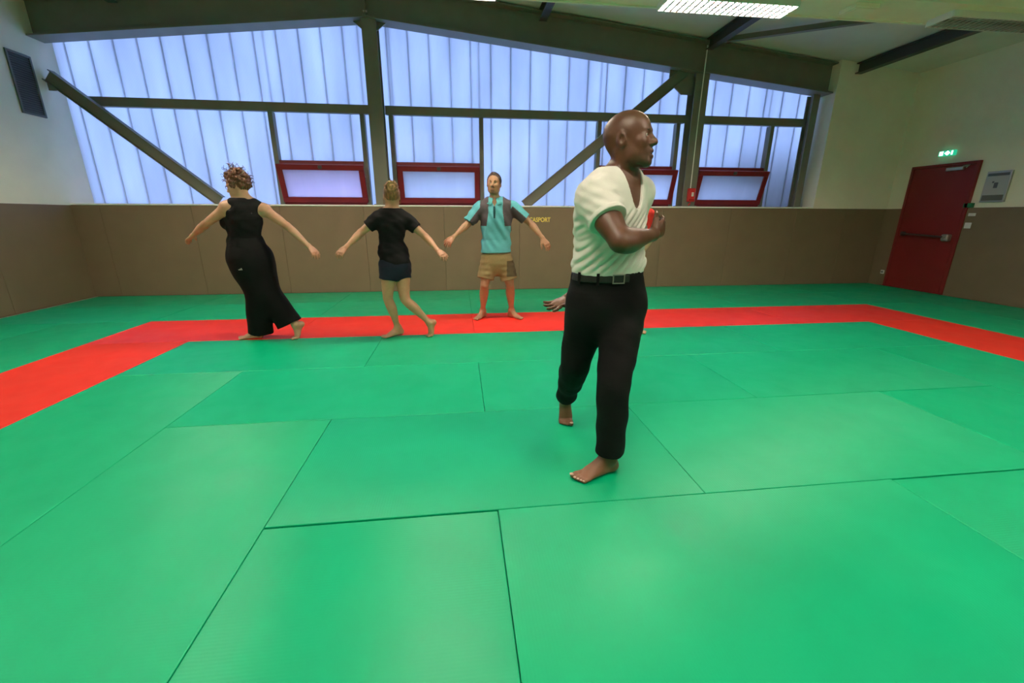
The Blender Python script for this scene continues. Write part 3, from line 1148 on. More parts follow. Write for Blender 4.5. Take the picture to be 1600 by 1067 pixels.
def np_mesh(name, pos, Q, m, origin, color=None):
    me = bpy.data.meshes.new(name)
    nv, nq = len(pos), len(Q)
    me.vertices.add(nv)
    me.vertices.foreach_set('co', (pos - np.asarray(origin)).astype(np.float32).ravel())
    me.loops.add(nq * 4)
    me.loops.foreach_set('vertex_index', Q.astype(np.int32).ravel())
    me.polygons.add(nq)
    me.polygons.foreach_set('loop_start', np.arange(0, nq * 4, 4, dtype=np.int32))
    me.polygons.foreach_set('use_smooth', np.ones(nq, bool))
    if color is not None:
        ca = me.color_attributes.new('Col', 'FLOAT_COLOR', 'POINT')
        c4 = np.ones((nv, 4), np.float32)
        c4[:, :3] = color
        ca.data.foreach_set('color', c4.ravel())
    me.update(calc_edges=True)
    me.materials.append(m)
    return me


def put(name, F_, root, m, smooth=1, color=None, parent=None):
    pos, Q = F_.mesh(smooth)
    org = np.array(root['base'])
    col = color(pos) if color else None
    o = obj(name, np_mesh(name, pos, Q, m, org, col), None, parent if parent is not None else root)
    return o


def folds(seed, wl, amp, direction=None, spread=0.5, warp=1.0, n=5):
    """soft cloth relief: a few warped waves"""
    r = np.random.RandomState(seed)
    ws = []
    for i in range(n):
        d = nrm(r.normal(size=3) * spread + (np.zeros(3) if direction is None else nrm(direction)))
        k = d * 2 * math.pi / (wl * r.uniform(0.7, 1.5))
        m = r.normal(size=3) * 6
        ws.append((k, r.uniform(0, 6.28), m, r.uniform(0, 6.28), amp * r.uniform(0.5, 1.0) / n * 2.2))

    def fn(x, y, z):
        out = 0
        for k, ph, m, ph2, a in ws:
            out = out + a * np.sin(k[0] * x + k[1] * y + k[2] * z + ph + warp * 1.5 * np.sin(m[0] * x + m[1] * y + m[2] * z + ph2))
        return out
    return fn


# ------------------------------------------------------------------ anatomy
def add_hand(F_, wrist, d, palm_n, thumb, curl=0.35, s=1.0, spread=0.12, grip=None):
    """palm_n: direction the palm faces; thumb: direction of the thumb side"""
    d = nrm(d)
    n_ = nrm(np.asarray(palm_n, float) - d * (np.asarray(palm_n, float) @ d))
    t = nrm(np.asarray(thumb, float) - d * (np.asarray(thumb, float) @ d) - n_ * (np.asarray(thumb, float) @ n_))
    w = np.asarray(wrist, float)
    F_.loft([(w - d * 0.015 * s, 0.027 * s, 0.021 * s, t), (w + d * 0.02 * s, 0.029 * s, 0.018 * s, t), (w + d * 0.055 * s, 0.039 * s, 0.016 * s, t), (w + d * 0.088 * s, 0.040 * s, 0.012 * s, t)], k=0.012)
    F_.ell(w + (d * 0.04 + t * 0.02 + n_ * 0.010) * s, (0.022 * s, 0.028 * s, 0.014 * s), np.stack([t, d, n_]), k=0.012)
    offs, lens = (0.030, 0.0102, -0.0102, -0.029), (0.072, 0.081, 0.075, 0.058)
    for i, (o_, ln) in enumerate(zip(offs, lens)):
        base = w + (d * (0.086 - 0.004 * abs(i - 1)) + t * o_) * s
        dirv = nrm(d + t * spread * (1.3 - i) * 0.6)
        pts, ang = [base], 0.0
        for j, fr in enumerate((0.45, 0.31, 0.24)):
            ang += curl * (0.7, 1.15, 0.8)[j] * (1 + 0.12 * i)
            pts.append(pts[-1] + (dirv * math.cos(ang) + n_ * math.sin(ang)) * ln * fr * s)
        F_.chain(pts, [0.0098 * s, 0.0088 * s, 0.0082 * s, 0.0068 * s], k=0.006)
    b = w + (d * 0.022 + t * 0.026 + n_ * 0.004) * s
    td = nrm(t * 0.62 + d * 0.75 + n_ * 0.28)
    p1 = b + td * 0.042 * s
    td2 = nrm(t * 0.30 + d * 0.9 + n_ * 0.32)
    p2 = p1 + td2 * 0.033 * s
    p3 = p2 + nrm(td2 + n_ * 0.25) * 0.026 * s
    F_.chain([b, p1, p2, p3], [0.0145 * s, 0.0112 * s, 0.0102 * s, 0.0078 * s], k=0.012)


def foot_frame(ball, d, lift, s=1.0):
    """returns T(dd, side, z): foot coordinates -> world; foot turns about its ball by lift (heel up)"""
    d = nrm(V3(d[0], d[1], 0))
    left = V3(-d[1], d[0], 0)
    up = V3(0, 0, 1)
    ball = V3(ball)
    c_, s_ = math.cos(lift), math.sin(lift)

    def T(dd, ss, zz):
        a, z = (dd - 0.185) * s, (zz - 0.012) * s
        if dd < 0.19:
            a, z = a * c_ + z * s_, -a * s_ + z * c_
        return ball + d * a + left * (ss * s) + up * (z + 0.012 * s)
    return T, d, left


def add_foot(F_, ball, d, side, lift=0.0, s=1.0):
    """side +1: big toe lies to the left of the walking direction (right foot), -1: left foot. returns the ankle point"""
    T, dv, left = foot_frame(ball, d, lift, s)
    g = side
    ank = T(0.055, 0, 0.085)
    F_.ell(T(0.030, 0, 0.030), (0.034 * s, 0.033 * s, 0.031 * s), k=0.02)
    U_ = left
    F_.loft([(T(0.03, 0, 0.032), 0.030 * s, 0.030 * s, U_), (T(0.09, -0.004 * g, 0.030), 0.031 * s, 0.030 * s, U_), (T(0.14, 0, 0.026), 0.038 * s, 0.026 * s, U_), (T(0.185, 0.002 * g, 0.018), 0.043 * s, 0.019 * s, U_), (T(0.205, 0.001 * g, 0.014), 0.042 * s, 0.014 * s, U_)], k=0.02)
    F_.cone(ank, T(0.155, 0.012 * g, 0.030), 0.037 * s, 0.022 * s, k=0.03)
    F_.cone(ank, T(0.035, 0, 0.045), 0.036 * s, 0.030 * s, k=0.02)
    F_.ell(T(0.060, 0.030 * g, 0.088), (0.014 * s,) * 3, k=0.016)
    F_.ell(T(0.050, -0.031 * g, 0.080), (0.013 * s,) * 3, k=0.016)
    nails = []
    for o_, ln, r in zip((0.030, 0.0105, -0.005, -0.019, -0.0315), (0.048, 0.046, 0.038, 0.031, 0.024), (0.0135, 0.0092, 0.0086, 0.0082, 0.0085)):
        bz = r + 0.001
        p0 = T(0.202 - 0.010 * abs(o_ - 0.02) / 0.05, o_ * g, bz + 0.003)
        p1 = T(0.202 + ln * 0.6, (o_ * 1.08) * g, bz + 0.004)
        p2 = T(0.202 + ln, (o_ * 1.08) * g, bz)
        F_.chain([p0, p1, p2], [r * 1.05 * s, r * 0.95 * s, r * s], k=0.005)
        nails.append((p2 + V3(0, 0, r * 0.8 * s) + dv * r * 0.5, r * 0.85 * s))
    return ank, nails


def leg_stations(hip, knee, ank, fw, f=1.0, calf=1.0):
    """thigh and shank as one loft; fw: forward direction of the knee"""
    hip, knee, ank, fw = V3(hip), V3(knee), V3(ank), nrm(fw)
    side = nrm(np.cross(fw, nrm(knee - ank)))
    bk = -fw
    mid = lambda a, b, t: a + (b - a) * t
    return [(hip, 0.088 * f, 0.095 * f, side), (mid(hip, knee, 0.3), 0.082 * f, 0.088 * f, side), (mid(hip, knee, 0.65) + fw * 0.006, 0.067 * f, 0.072 * f, side), (mid(hip, knee, 0.92), 0.055 * f, 0.058 * f, side),
            (mid(knee, ank, 0.07), 0.052 * f, 0.055 * f, side), (mid(knee, ank, 0.30) + bk * 0.012, 0.054 * f * calf, 0.058 * f * calf, side), (mid(knee, ank, 0.55) + bk * 0.008, 0.044 * f * calf, 0.047 * f * calf, side), (mid(knee, ank, 0.82), 0.033 * f, 0.036 * f, side), (ank, 0.034 * f, 0.037 * f, side)]


def add_leg(F_, hip, knee, ank, fw, f=1.0, calf=1.0):
    F_.loft(leg_stations(hip, knee, ank, fw, f, calf), k=0.03, sub=3)
    F_.ell(V3(knee) + nrm(fw) * 0.036 * f, (0.028 * f, 0.022 * f, 0.032 * f), k=0.03)


def add_arm(F_, sh, el, wr, f=1.0, muscle=1.0):
    sh, el, wr = V3(sh), V3(el), V3(wr)
    bend = np.cross(el - sh, wr - el)
    u = nrm(bend) if np.linalg.norm(bend) > 1e-5 else V3(0, 0, 1)
    mid = lambda a, b, t: a + (b - a) * t
    F_.loft([(sh, 0.056 * f * muscle, 0.056 * f * muscle, u), (mid(sh, el, 0.3), 0.049 * f * muscle, 0.053 * f * muscle, u), (mid(sh, el, 0.6), 0.044 * f * muscle, 0.050 * f * muscle, u), (mid(sh, el, 0.92), 0.038 * f, 0.039 * f, u)], k=0.02, sub=10)
    F_.loft([(el, 0.038 * f, 0.039 * f, u), (mid(el, wr, 0.22), 0.041 * f * muscle, 0.043 * f * muscle, u), (mid(el, wr, 0.55), 0.033 * f, 0.036 * f, u), (mid(el, wr, 0.85), 0.024 * f, 0.027 * f, u), (wr, 0.022 * f, 0.027 * f, u)], k=0.02, sub=8)


def head_axes(fwd, up):
    f = nrm(fwd)
    u = nrm(np.asarray(up, float) - f * (np.asarray(up, float) @ f))
    r = np.cross(f, u)
    return r, f, u


def add_head(F_, c, fwd, up, s=1.0, nose=1.0, lips=1.0, jaw=1.0, detail=True, mouth=0.0):
    """c: centre between the ears; returns local->world function"""
    r, f, u = head_axes(fwd, up)
    R = np.stack([r, f, u])
    c = V3(c)
    T = lambda x, y, z: c + (r * x + f * y + u * z) * s
    e = lambda p, rad, k=0.012, mode='add', RR=R: F_.ell(T(*p), tuple(q * s for q in rad), RR, k, mode)
    e((0, -0.012, 0.028), (0.075, 0.097, 0.086), 0.01)
    e((0, 0.012, 0.035), (0.068, 0.078, 0.070), 0.03)
    e((0, 0.030, -0.022), (0.061, 0.060, 0.078), 0.03)
    for sx in (-1, 1):
        F_.chain([T(sx * 0.056, -0.004, -0.035), T(sx * 0.050 * jaw, 0.008, -0.072), T(sx * 0.018, 0.066, -0.101)], [0.012 * s, 0.017 * s, 0.019 * s], k=0.04)
        e((sx * 0.028, 0.038, -0.062), (0.034, 0.040, 0.042), 0.03)
        e((sx * 0.040, 0.062, -0.022), (0.022, 0.020, 0.020), 0.025)
    e((0, 0.073, -0.101), (0.021, 0.019, 0.018), 0.02)
    F_.chain([T(-0.042, 0.070, 0.024), T(-0.016, 0.086, 0.020), T(0.016, 0.086, 0.020), T(0.042, 0.070, 0.024)], [0.010 * s] * 4, k=0.016)
    if detail:
        for sx in (-1, 1):
            e((sx * 0.031, 0.093, 0.002), (0.017, 0.013, 0.0105), 0.012, 'sub')
    # nose
    F_.cone(T(0, 0.086, 0.012), T(0, 0.106, -0.026), 0.0085 * s, 0.0115 * s * nose, k=0.012)
    e((0, 0.107, -0.030), (0.0125 * nose, 0.0125, 0.0115), 0.008)
    for sx in (-1, 1):
        e((sx * 0.0135 * nose, 0.096, -0.033), (0.0095, 0.011, 0.0085), 0.007)
    # mouth
    e((0, 0.078, -0.064), (0.030, 0.017, 0.024), 0.02)
    F_.chain([T(-0.023, 0.081, -0.066), T(-0.008, 0.0925, -0.060), T(0.008, 0.0925, -0.060), T(0.023, 0.081, -0.066)], [0.0045 * s, 0.0068 * s * lips, 0.0068 * s * lips, 0.0045 * s], k=0.006)
    F_.chain([T(-0.022, 0.080, -0.068), T(-0.007, 0.0905, -0.0755 - mouth), T(0.007, 0.0905, -0.0755 - mouth), T(0.022, 0.080, -0.068)], [0.0045 * s, 0.0076 * s * lips, 0.0076 * s * lips, 0.0045 * s], k=0.006)
    if mouth:
        e((0, 0.094, -0.0685 - mouth / 2), (0.016, 0.014, 0.002 + mouth * 0.5), 0.003, 'sub')
    # lids
    if detail:
        for sx in (-1, 1):
            e((sx * 0.031, 0.0735, 0.003), (0.0165, 0.0160, 0.0150), 0.004)
            e((sx * 0.031, 0.0905, 0.0015), (0.0135, 0.0115, 0.0068), 0.002, 'sub')
    # ears
    for sx in (-1, 1):
        a = 0.35 * sx
        Re = np.stack([nrm(r * math.cos(a) + f * math.sin(-a) * 0.9), nrm(f * math.cos(0.25) + u * math.sin(-0.25) * -1), u])
        Re[1] = nrm(f - Re[0] * (f @ Re[0]))
        Re[2] = np.cross(Re[0], Re[1]) * (1 if np.cross(Re[0], Re[1]) @ u > 0 else -1)
        F_.ell(T(sx * 0.079, -0.010, -0.006), (0.0095 * s, 0.021 * s, 0.034 * s), Re, k=0.008)
        F_.ell(T(sx * 0.089, -0.006, -0.004), (0.009 * s, 0.0105 * s, 0.017 * s), Re, k=0.004, mode='sub')
        F_.cone(T(sx * 0.079, 0.006, -0.012), T(sx * 0.080, 0.004, -0.004), 0.0055 * s, 0.0045 * s, k=0.004)
    return T, R


def uv_sphere(name, c, r, m, parent, root, seg=16):
    b = bmesh.new()
    bmesh.ops.create_uvsphere(b, u_segments=seg, v_segments=seg // 2, radius=r)
    b.transform(Matrix.Translation(Vector(np.asarray(c) - np.array(root['base']))))
    return obj(name, b, m, parent, smooth=True)


def eyes(root, T, s, f):
    for sx in (-1, 1):
        c = T(sx * 0.031, 0.0725, 0.002)
        e_ = uv_sphere('eye', c, 0.0142 * s, M['eye_white'], root, root)
        uv_sphere('iris', np.asarray(c) + np.asarray(f) * 0.0088 * s, 0.0066 * s, M['eye_dark'], e_, root, 12)


def skin_color(base, regions):
    """regions: list of (centre, radius, color, softness) tints that belong to the skin itself"""
    def fn(pos):
        c = np.tile(np.array(base, np.float32), (len(pos), 1))
        for ctr, rad, col, soft in regions:
            ctr = np.asarray(ctr, float)
            rad = np.asarray(rad, float) if np.ndim(rad) else np.array([rad] * 3)
            d = np.sqrt((((pos - ctr) / rad) ** 2).sum(1))
            w = np.clip((1 + soft - d) / (2 * soft), 0, 1)[:, None]
            c = c * (1 - w) + np.array(col, np.float32) * w
        return c
    return fn


def person(label, base, group=None):
    r = empty('person', tuple(base))
    r['base'] = [float(v) for v in base]
    tag(r, label, 'person', group)
    return r


def right_of(f):
    return nrm(V3(f[1], -f[0], 0))


def torso_st(pel, waist, chest, neck, pf, cf, w=1.0, d=1.0, female=False, grow=0.0, sh_w=1.0):
    """stations from crotch to neck base. pf / cf: forward directions of pelvis and chest"""
    pr, cr_ = right_of(pf), right_of(cf)
    mr = nrm(pr + cr_)
    mix = lambda a, b, t: a + (b - a) * t
    hipw, waistw, ribw, chw = (0.172, 0.132, 0.138, 0.150) if female else (0.162, 0.150, 0.158, 0.172)
    pel, waist, chest, neck = V3(pel), V3(waist), V3(chest), V3(neck)
    g = grow
    return [(pel - V3(0, 0, 0.085), 0.125 * w + g, 0.095 * d + g, pr), (pel - V3(0, 0, 0.03), hipw * w + g, 0.122 * d + g, pr), (mix(pel, waist, 0.55), hipw * 0.95 * w + g, 0.115 * d + g, pr), (waist, waistw * w + g, 0.106 * d + g, mr),
            (mix(waist, chest, 0.5), ribw * w + g, 0.112 * d + g, nrm(mr + cr_)), (chest, chw * w + g, 0.122 * d + g, cr_), (mix(chest, neck, 0.5), chw * 0.98 * w * sh_w + g, 0.100 * d + g, cr_), (mix(chest, neck, 0.8), 0.118 * w + g, 0.075 * d + g, cr_), (neck, 0.062 + g, 0.060 + g, cr_)]


def add_torso(F_, st, chest, neck, shs, cf, k=0.03):
    F_.loft(st, k=k, sub=4, p=2.3)
    for sh in shs:
        F_.cone(sh, V3(neck) + (V3(sh) - V3(neck)) * 0.35 + V3(0, 0, 0.005), 0.055, 0.048, k=0.05)
        F_.ell(sh, (0.060, 0.060, 0.062), k=0.03)


M['eye_white'] = material('eye_white', (0.62, 0.58, 0.52), 0.25)
M['eye_dark'] = material('eye_dark', (0.02, 0.012, 0.008), 0.15)


def skin_mat(name, rough, sss):
    m = material(name, (0.5, 0.3, 0.2), rough, attr=True, noise=0.06, noise_scale=30, bump=0.06, bump_scale=180)
    b = m.node_tree.nodes['Principled BSDF']
    b.inputs['Subsurface Weight'].default_value = sss
    b.inputs['Subsurface Radius'].default_value = (0.02, 0.008, 0.004)
    b.inputs['Subsurface Scale'].default_value = 0.5
    return m


M['skin_dark'] = skin_mat('dark_brown_skin', 0.45, 0.0)
M['skin_pale'] = skin_mat('pale_skin', 0.5, 0.06)
M['white_cloth'] = material('white_cotton', (0.62, 0.62, 0.575), 0.9, spec=0.2, bump=0.12, bump_scale=260)
M['black_cloth'] = material('black_cotton', (0.0055, 0.0055, 0.006), 0.85, spec=0.18, bump=0.15, bump_scale=240)
M['black_trouser'] = material('black_twill', (0.003, 0.003, 0.0033), 0.8, spec=0.15, bump=0.1, bump_scale=300)
M['navy_cloth'] = material('navy_cotton', (0.010, 0.013, 0.028), 0.85, spec=0.25, bump=0.12, bump_scale=240)
M['polo_cloth'] = material('polo_cloth', (0.1, 0.45, 0.5), 0.85, spec=0.25, attr=True, noise=0.05, noise_scale=40, bump=0.12, bump_scale=240)
M['khaki'] = material('khaki_cloth', (0.34, 0.25, 0.12), 0.85, spec=0.25, attr=True, noise=0.05, noise_scale=50, bump=0.12, bump_scale=240)
M['red_cloth'] = material('red_cotton', (0.5, 0.022, 0.015), 0.85, spec=0.25, bump=0.12, bump_scale=240)
M['leather'] = material('black_leather', (0.004, 0.004, 0.004), 0.5, bump=0.1, bump_scale=200)
M['hair_auburn'] = material('auburn_hair', (0.115, 0.042, 0.018), 0.5, noise=0.5, noise_scale=40)
M['hair_blond'] = material('dark_blond_hair', (0.23, 0.105, 0.04), 0.5, noise=0.5, noise_scale=50, stretch=(1, 1, 0.4))
M['hair_brown'] = material('dark_brown_hair', (0.03, 0.015, 0.008), 0.55, noise=0.35, noise_scale=60)
M['buckle'] = material('dull_buckle', (0.35, 0.34, 0.32), 0.35, metal=1.0)
M['nail'] = material('toe_nail', (0.5, 0.33, 0.25), 0.35)
M['glasses'] = material('dark_frame', (0.02, 0.012, 0.012), 0.3)


def nails_of(root, nails, parent):
    for p, r in nails:
        b = bmesh.new()
        bmesh.ops.create_uvsphere(b, u_segments=8, v_segments=6, radius=1.0)
        b.transform(Matrix.Translation(Vector(np.asarray(p) - np.array(root['base']))) @ Matrix.Diagonal((r, r, r * 0.35, 1)))
        obj('toenail', b, M['nail'], parent, smooth=True)


# ------------------------------------------------------------------ 1. man in the white T-shirt (foreground)
def build_front_man():
    base = on_floor(930, 712)
    root = person('man in white V-neck T-shirt, black trousers and belt twisting in the foreground, barefoot', (base[0], 2.0, 0))
    pf = nrm(V3(-0.17, -0.98, 0))
    cf = nrm(V3(0.56, -0.83, 0))
    pr, cr_ = right_of(pf), right_of(cf)
    pel = at(947, 468, 2.03)
    waist = at(948, 418, 2.03)
    chest = at(953, 335, 2.0)
    neck = at(970, 274, 1.99)
    headc = at(982, 219, 1.955)
    shr, elr, wrr = at(930, 309, 1.90), at(970, 379, 1.72), at(1021, 366, 1.91)
    shl, ell, wrl = at(997, 302, 2.09), at(975, 398, 2.24), at(886, 466, 2.22)
    # feet
    toe = on_floor(903, 751)
    dl = nrm(V3(-0.95, -0.34, 0))
    ball_l = toe - dl * 0.055
    dr = nrm(V3(-0.12, -0.99, 0))
    ball_r = on_floor(884, 663) - dr * 0.045
    h = 0.004
    lo = (0.28, 1.55, -0.02)
    hi = (1.16, 2.62, 1.80)
    F1 = Field(lo, hi, h)
    st = torso_st(pel, waist, chest, neck, pf, cf, w=1.0, d=1.08)
    add_torso(F1, st, chest, neck, (shr, shl), cf)
    hr, hl = pel + pr * 0.09 - V3(0, 0, 0.03), pel - pr * 0.09 - V3(0, 0, 0.03)
    kl, kr = at(958, 603, 1.83), at(899, 568, 2.12)
    ank_l, nl = add_foot(F1, ball_l, dl, -1, 0.0)
    ank_r, nr = add_foot(F1, ball_r, dr, 1, 0.95)
    add_leg(F1, hl, kl, ank_l, nrm(V3(-0.5, -0.85, 0)))
    add_leg(F1, hr, kr, ank_r, nrm(V3(-0.1, -0.95, 0.1)))
    add_arm(F1, shr, elr, wrr, 1.16, 1.12)
    add_arm(F1, shl, ell, wrl, 1.05, 1.1)
    F1.ell(shr + V3(0, -0.005, -0.03), (0.062, 0.062, 0.075), k=0.03)
    add_hand(F1, wrr, at(1041, 351, 1.98) - wrr, V3(-0.45, 0.85, 0.1), V3(0, 0, 1), curl=0.42, s=1.0)
    add_hand(F1, wrl, at(850, 487, 2.14) - wrl, V3(-0.25, -0.45, 0.85), V3(-0.5, -0.6, 0.6), curl=0.16, s=1.0, spread=0.32)
    hf = nrm(V3(0.80, -0.58, 0.12))
    hu = nrm(V3(-0.03, 0.0, 1.0))
    T, R = add_head(F1, headc, hf, hu, s=1.03, nose=1.2, lips=1.2, jaw=1.05, mouth=0.005)
    F1.loft([(T(0, -0.022, -0.02), 0.058, 0.062, R[0]), (T(0, -0.018, -0.075), 0.057, 0.060, R[0]), (neck + V3(0, 0, 0.03), 0.062, 0.062, cr_), (neck - V3(0, 0, 0.03), 0.085, 0.068, cr_)], k=0.03)
    for sx in (-1, 1):   # trapezius and neck tendons
        F1.cone(T(sx * 0.045, -0.03, -0.05), neck + cr_ * sx * 0.02 + cf * 0.05 - V3(0, 0, 0.03), 0.016, 0.018, k=0.025)
    sk = (0.080, 0.028, 0.0105)
    col = skin_color(sk, [(T(0, -0.03, 0.075), (0.085, 0.10, 0.06), (0.060, 0.026, 0.013), 0.5), (T(0, 0.095, -0.068), (0.020, 0.02, 0.014), (0.105, 0.036, 0.024), 0.3),
                          (T(0, 0.06, -0.085), (0.06, 0.06, 0.04), (0.060, 0.024, 0.012), 0.4), (ball_l + V3(0, 0, 0), (0.2, 0.12, 0.10), (0.20, 0.085, 0.041), 0.4), (ball_r, (0.12, 0.2, 0.16), (0.16, 0.07, 0.034), 0.4), (wrl + (at(850, 487, 2.14) - wrl), 0.12, (0.15, 0.066, 0.037), 0.4)])
    body = put('body', F1, root, M['skin_dark'], 1, col)
    nails_of(root, nl, body)
    nails_of(root, nr[:1], body)
    eyes(root, T, 1.03, R[1])
    for sx in (-1, 1):   # eyebrows
        b = tube_bm([Vector(T(sx * 0.017, 0.0925, 0.018) - np.array(root['base'])), Vector(T(sx * 0.031, 0.089, 0.022) - np.array(root['base'])), Vector(T(sx * 0.046, 0.074, 0.019) - np.array(root['base']))], [0.0028, 0.0032, 0.0015], 6)
        obj('eyebrow', b, M['hair_brown'], root, smooth=True)
    # T-shirt
    F2 = Field((0.40, 1.55, 0.85), (1.12, 2.42, 1.60), h)
    dg = folds(3, 0.060, 0.0095, direction=V3(0.72, -0.1, -0.68), spread=0.10, warp=0.55, n=4)

    def shirt_disp(x, y, z):
        w_ = np.clip((1.33 - z) / 0.12, 0, 1) * np.clip((z - 1.0) / 0.05, 0, 1)
        v = dg(x, y, z)
        return -np.abs(v) * 1.55 * w_ + 0.0045 * w_ - 0.002
    sst = torso_st(pel, waist, chest, neck, pf, cf, w=1.0, d=1.08, grow=0.011)
    bt = at(948, 424, 2.03)
    bu = nrm(pr * 2 + cr_)
    sst[0] = (bt - V3(0, 0, 0.025), 0.163, 0.124, bu)
    sst[1] = (bt + V3(0, 0, 0.004), 0.168, 0.129, bu)
    sst[2] = (bt + V3(0, 0, 0.035), 0.175, 0.136, bu)
    sst[3] = (bt + V3(0, 0, 0.085), 0.174, 0.133, nrm(pr + cr_))
    F2.loft(sst, k=0.02, sub=4, p=2.3, disp=shirt_disp, flat=(True, False))
    for sh in (shr, shl):
        F2.cone(sh, neck + (sh - neck) * 0.35 + V3(0, 0, 0.005), 0.066, 0.058, k=0.05)
        F2.ell(sh, (0.073, 0.073, 0.075), k=0.03)
    F2.ell(shr + V3(0, -0.005, -0.03), (0.075, 0.075, 0.085), k=0.03)
    sl = folds(8, 0.05, 0.0035, direction=nrm(elr - shr), spread=0.5, warp=0.8, n=4)
    ua = nrm(elr - shr)
    su = V3(0, 0.4, 1)
    F2.loft([(shr, 0.081, 0.081, su), (shr + ua * 0.06, 0.084, 0.083, su), (shr + ua * 0.137, 0.083, 0.082, su)], k=0.03, disp=sl, flat=(False, True))
    F2.loft([(shr + ua * 0.120, 0.0865, 0.0855, su), (shr + ua * 0.140, 0.0865, 0.0855, su)], k=0.002, flat=(True, True))
    ul = nrm(ell - shl)
    F2.loft([(shl, 0.072, 0.072, su), (shl + ul * 0.14, 0.070, 0.070, su)], k=0.03, flat=(False, True))
    F2.half(neck + V3(0, 0, 0.03), V3(0, 0, 1) + cf * 0.0)
    F2.loft([(neck - V3(0, 0, 0.04) + cf * 0.012, 0.066, 0.062, cr_), (T(0, -0.018, -0.06), 0.069, 0.070, R[0])], k=0.004, mode='sub')
    vb = at(999, 326, 1.88)

    def vneck(x, y, z):
        dx, dy, dz = x - vb[0], y - vb[1], z - vb[2]
        lat = dx * cr_[0] + dy * cr_[1]
        f_ = (x - chest[0]) * cf[0] + (y - chest[1]) * cf[1]
        return np.maximum(np.maximum((np.abs(lat) - 0.06 * np.sqrt(np.maximum(dz, 0) / 0.12) - 0.004), -dz), 0.02 - f_) + 0 * dz
    F2.cut(vneck, vb - 0.16, vb + 0.22, 0.004)
    put('t_shirt', F2, root, M['white_cloth'], 2)
    # trousers
    F3 = Field((0.35, 1.60, 0.02), (1.08, 2.55, 1.06), h)
    tw = folds(5, 0.10, 0.004, spread=0.8, warp=1.0, n=5)
    top = waist - V3(0, 0, 0.015)
    F3.loft([(pel - V3(0, 0, 0.12), 0.150, 0.118, pr), (pel - V3(0, 0, 0.06), 0.186, 0.138, pr), (pel, 0.190, 0.143, pr), (pel + (top - pel) * 0.6, 0.180, 0.136, pr), (top, 0.169, 0.129, nrm(pr * 2 + cr_))], k=0.02, sub=4, p=2.2, flat=(False, True), disp=lambda x, y, z: tw(x, y, z) * 0.5)

    def trouser_leg(hip, knee, ank, fw, hem_r, end, kneer=0.083):
        side = nrm(np.cross(fw, nrm(knee - ank)))
        m = lambda a, b, t: a + (b - a) * t
        F3.loft([(hip + V3(0, 0, 0.02), 0.106, 0.125, side), (m(hip, knee, 0.3), 0.104, 0.112, side), (m(hip, knee, 0.65), 0.092, 0.097, side), (knee, kneer, 0.088, side), (m(knee, ank, 0.35), kneer * 0.97, 0.084, side), (m(knee, ank, 0.7), hem_r * 1.04, hem_r * 1.05, side), (m(knee, ank, end), hem_r, hem_r * 1.03, side)], k=0.035, disp=tw, flat=(False, True))
    trouser_leg(hl, kl, ank_l + V3(0.008, 0.0, 0), nrm(V3(-0.3, -0.95, 0)), 0.072, 0.93, 0.080)
    trouser_leg(hr, kr, ank_r, nrm(V3(-0.1, -0.95, 0.1)), 0.062, 0.95, 0.080)
    tr_ = put('trousers', F3, root, M['black_trouser'], 2)
    # belt
    F4 = Field((0.45, 1.75, 0.85), (1.05, 2.30, 1.10), 0.004)
    bu = nrm(pr * 2 + cr_)
    bt = at(948, 424, 2.03)
    bd = bt - V3(0, 0, 0.038)
    F4.loft([(bd, 0.1775, 0.136, bu), (bt, 0.174, 0.1335, bu)], k=0, p=2.2, flat=(True, True))
    F4.loft([(bd - V3(0, 0, 0.03), 0.165, 0.124, bu), (bt + V3(0, 0, 0.03), 0.162, 0.122, bu)], k=0, mode='sub', p=2.2, flat=(True, True))
    belt = put('belt', F4, root, M['leather'], 1)
    bf = nrm(np.cross(V3(0, 0, 1), bu))
    if bf @ pf < 0:
        bf = -bf
    bc = (bd + bt) / 2 + bf * 0.137
    off = Matrix.Translation(-Vector(root['base']))
    mtx = Matrix(((-bu[0], bf[0], 0, bc[0]), (-bu[1], bf[1], 0, bc[1]), (0, 0, 1, bc[2]), (0, 0, 0, 1)))
    for (x0, x1, z0, z1) in ((-0.030, 0.030, 0.017, 0.022), (-0.030, 0.030, -0.022, -0.017), (-0.030, -0.025, -0.017, 0.017), (0.025, 0.030, -0.017, 0.017)):
        b = box_bm(x0, x1, 0.0, 0.007, z0, z1, bevel=0.001)
        b.transform(off @ mtx)
        obj('buckle_bar', b, M['buckle'], belt)
    b = box_bm(-0.025, 0.055, -0.004, 0.003, -0.0165, 0.0165, bevel=0.001)
    b.transform(off @ mtx)
    obj('belt_tongue', b, M['leather'], belt)
    for a in (-1.15, -0.55, 0.55, 1.15, 1.75):
        pt = (bd + bt) / 2 + (bf * math.cos(a) * 0.1395 - bu * math.sin(a) * 0.180)
        t_ = nrm(-bf * math.sin(a) * 0.13 - bu * math.cos(a) * 0.17)
        o_ = np.cross(t_, V3(0, 0, 1))
        mt = Matrix(((t_[0], o_[0], 0, pt[0]), (t_[1], o_[1], 0, pt[1]), (0, 0, 1, pt[2]), (0, 0, 0, 1)))
        b = box_bm(-0.007, 0.007, -0.004, 0.004, -0.032, 0.026, bevel=0.002)
        b.transform(off @ mt)
        obj('belt_loop', b, M['black_trouser'], tr_)
    return root


build_front_man()


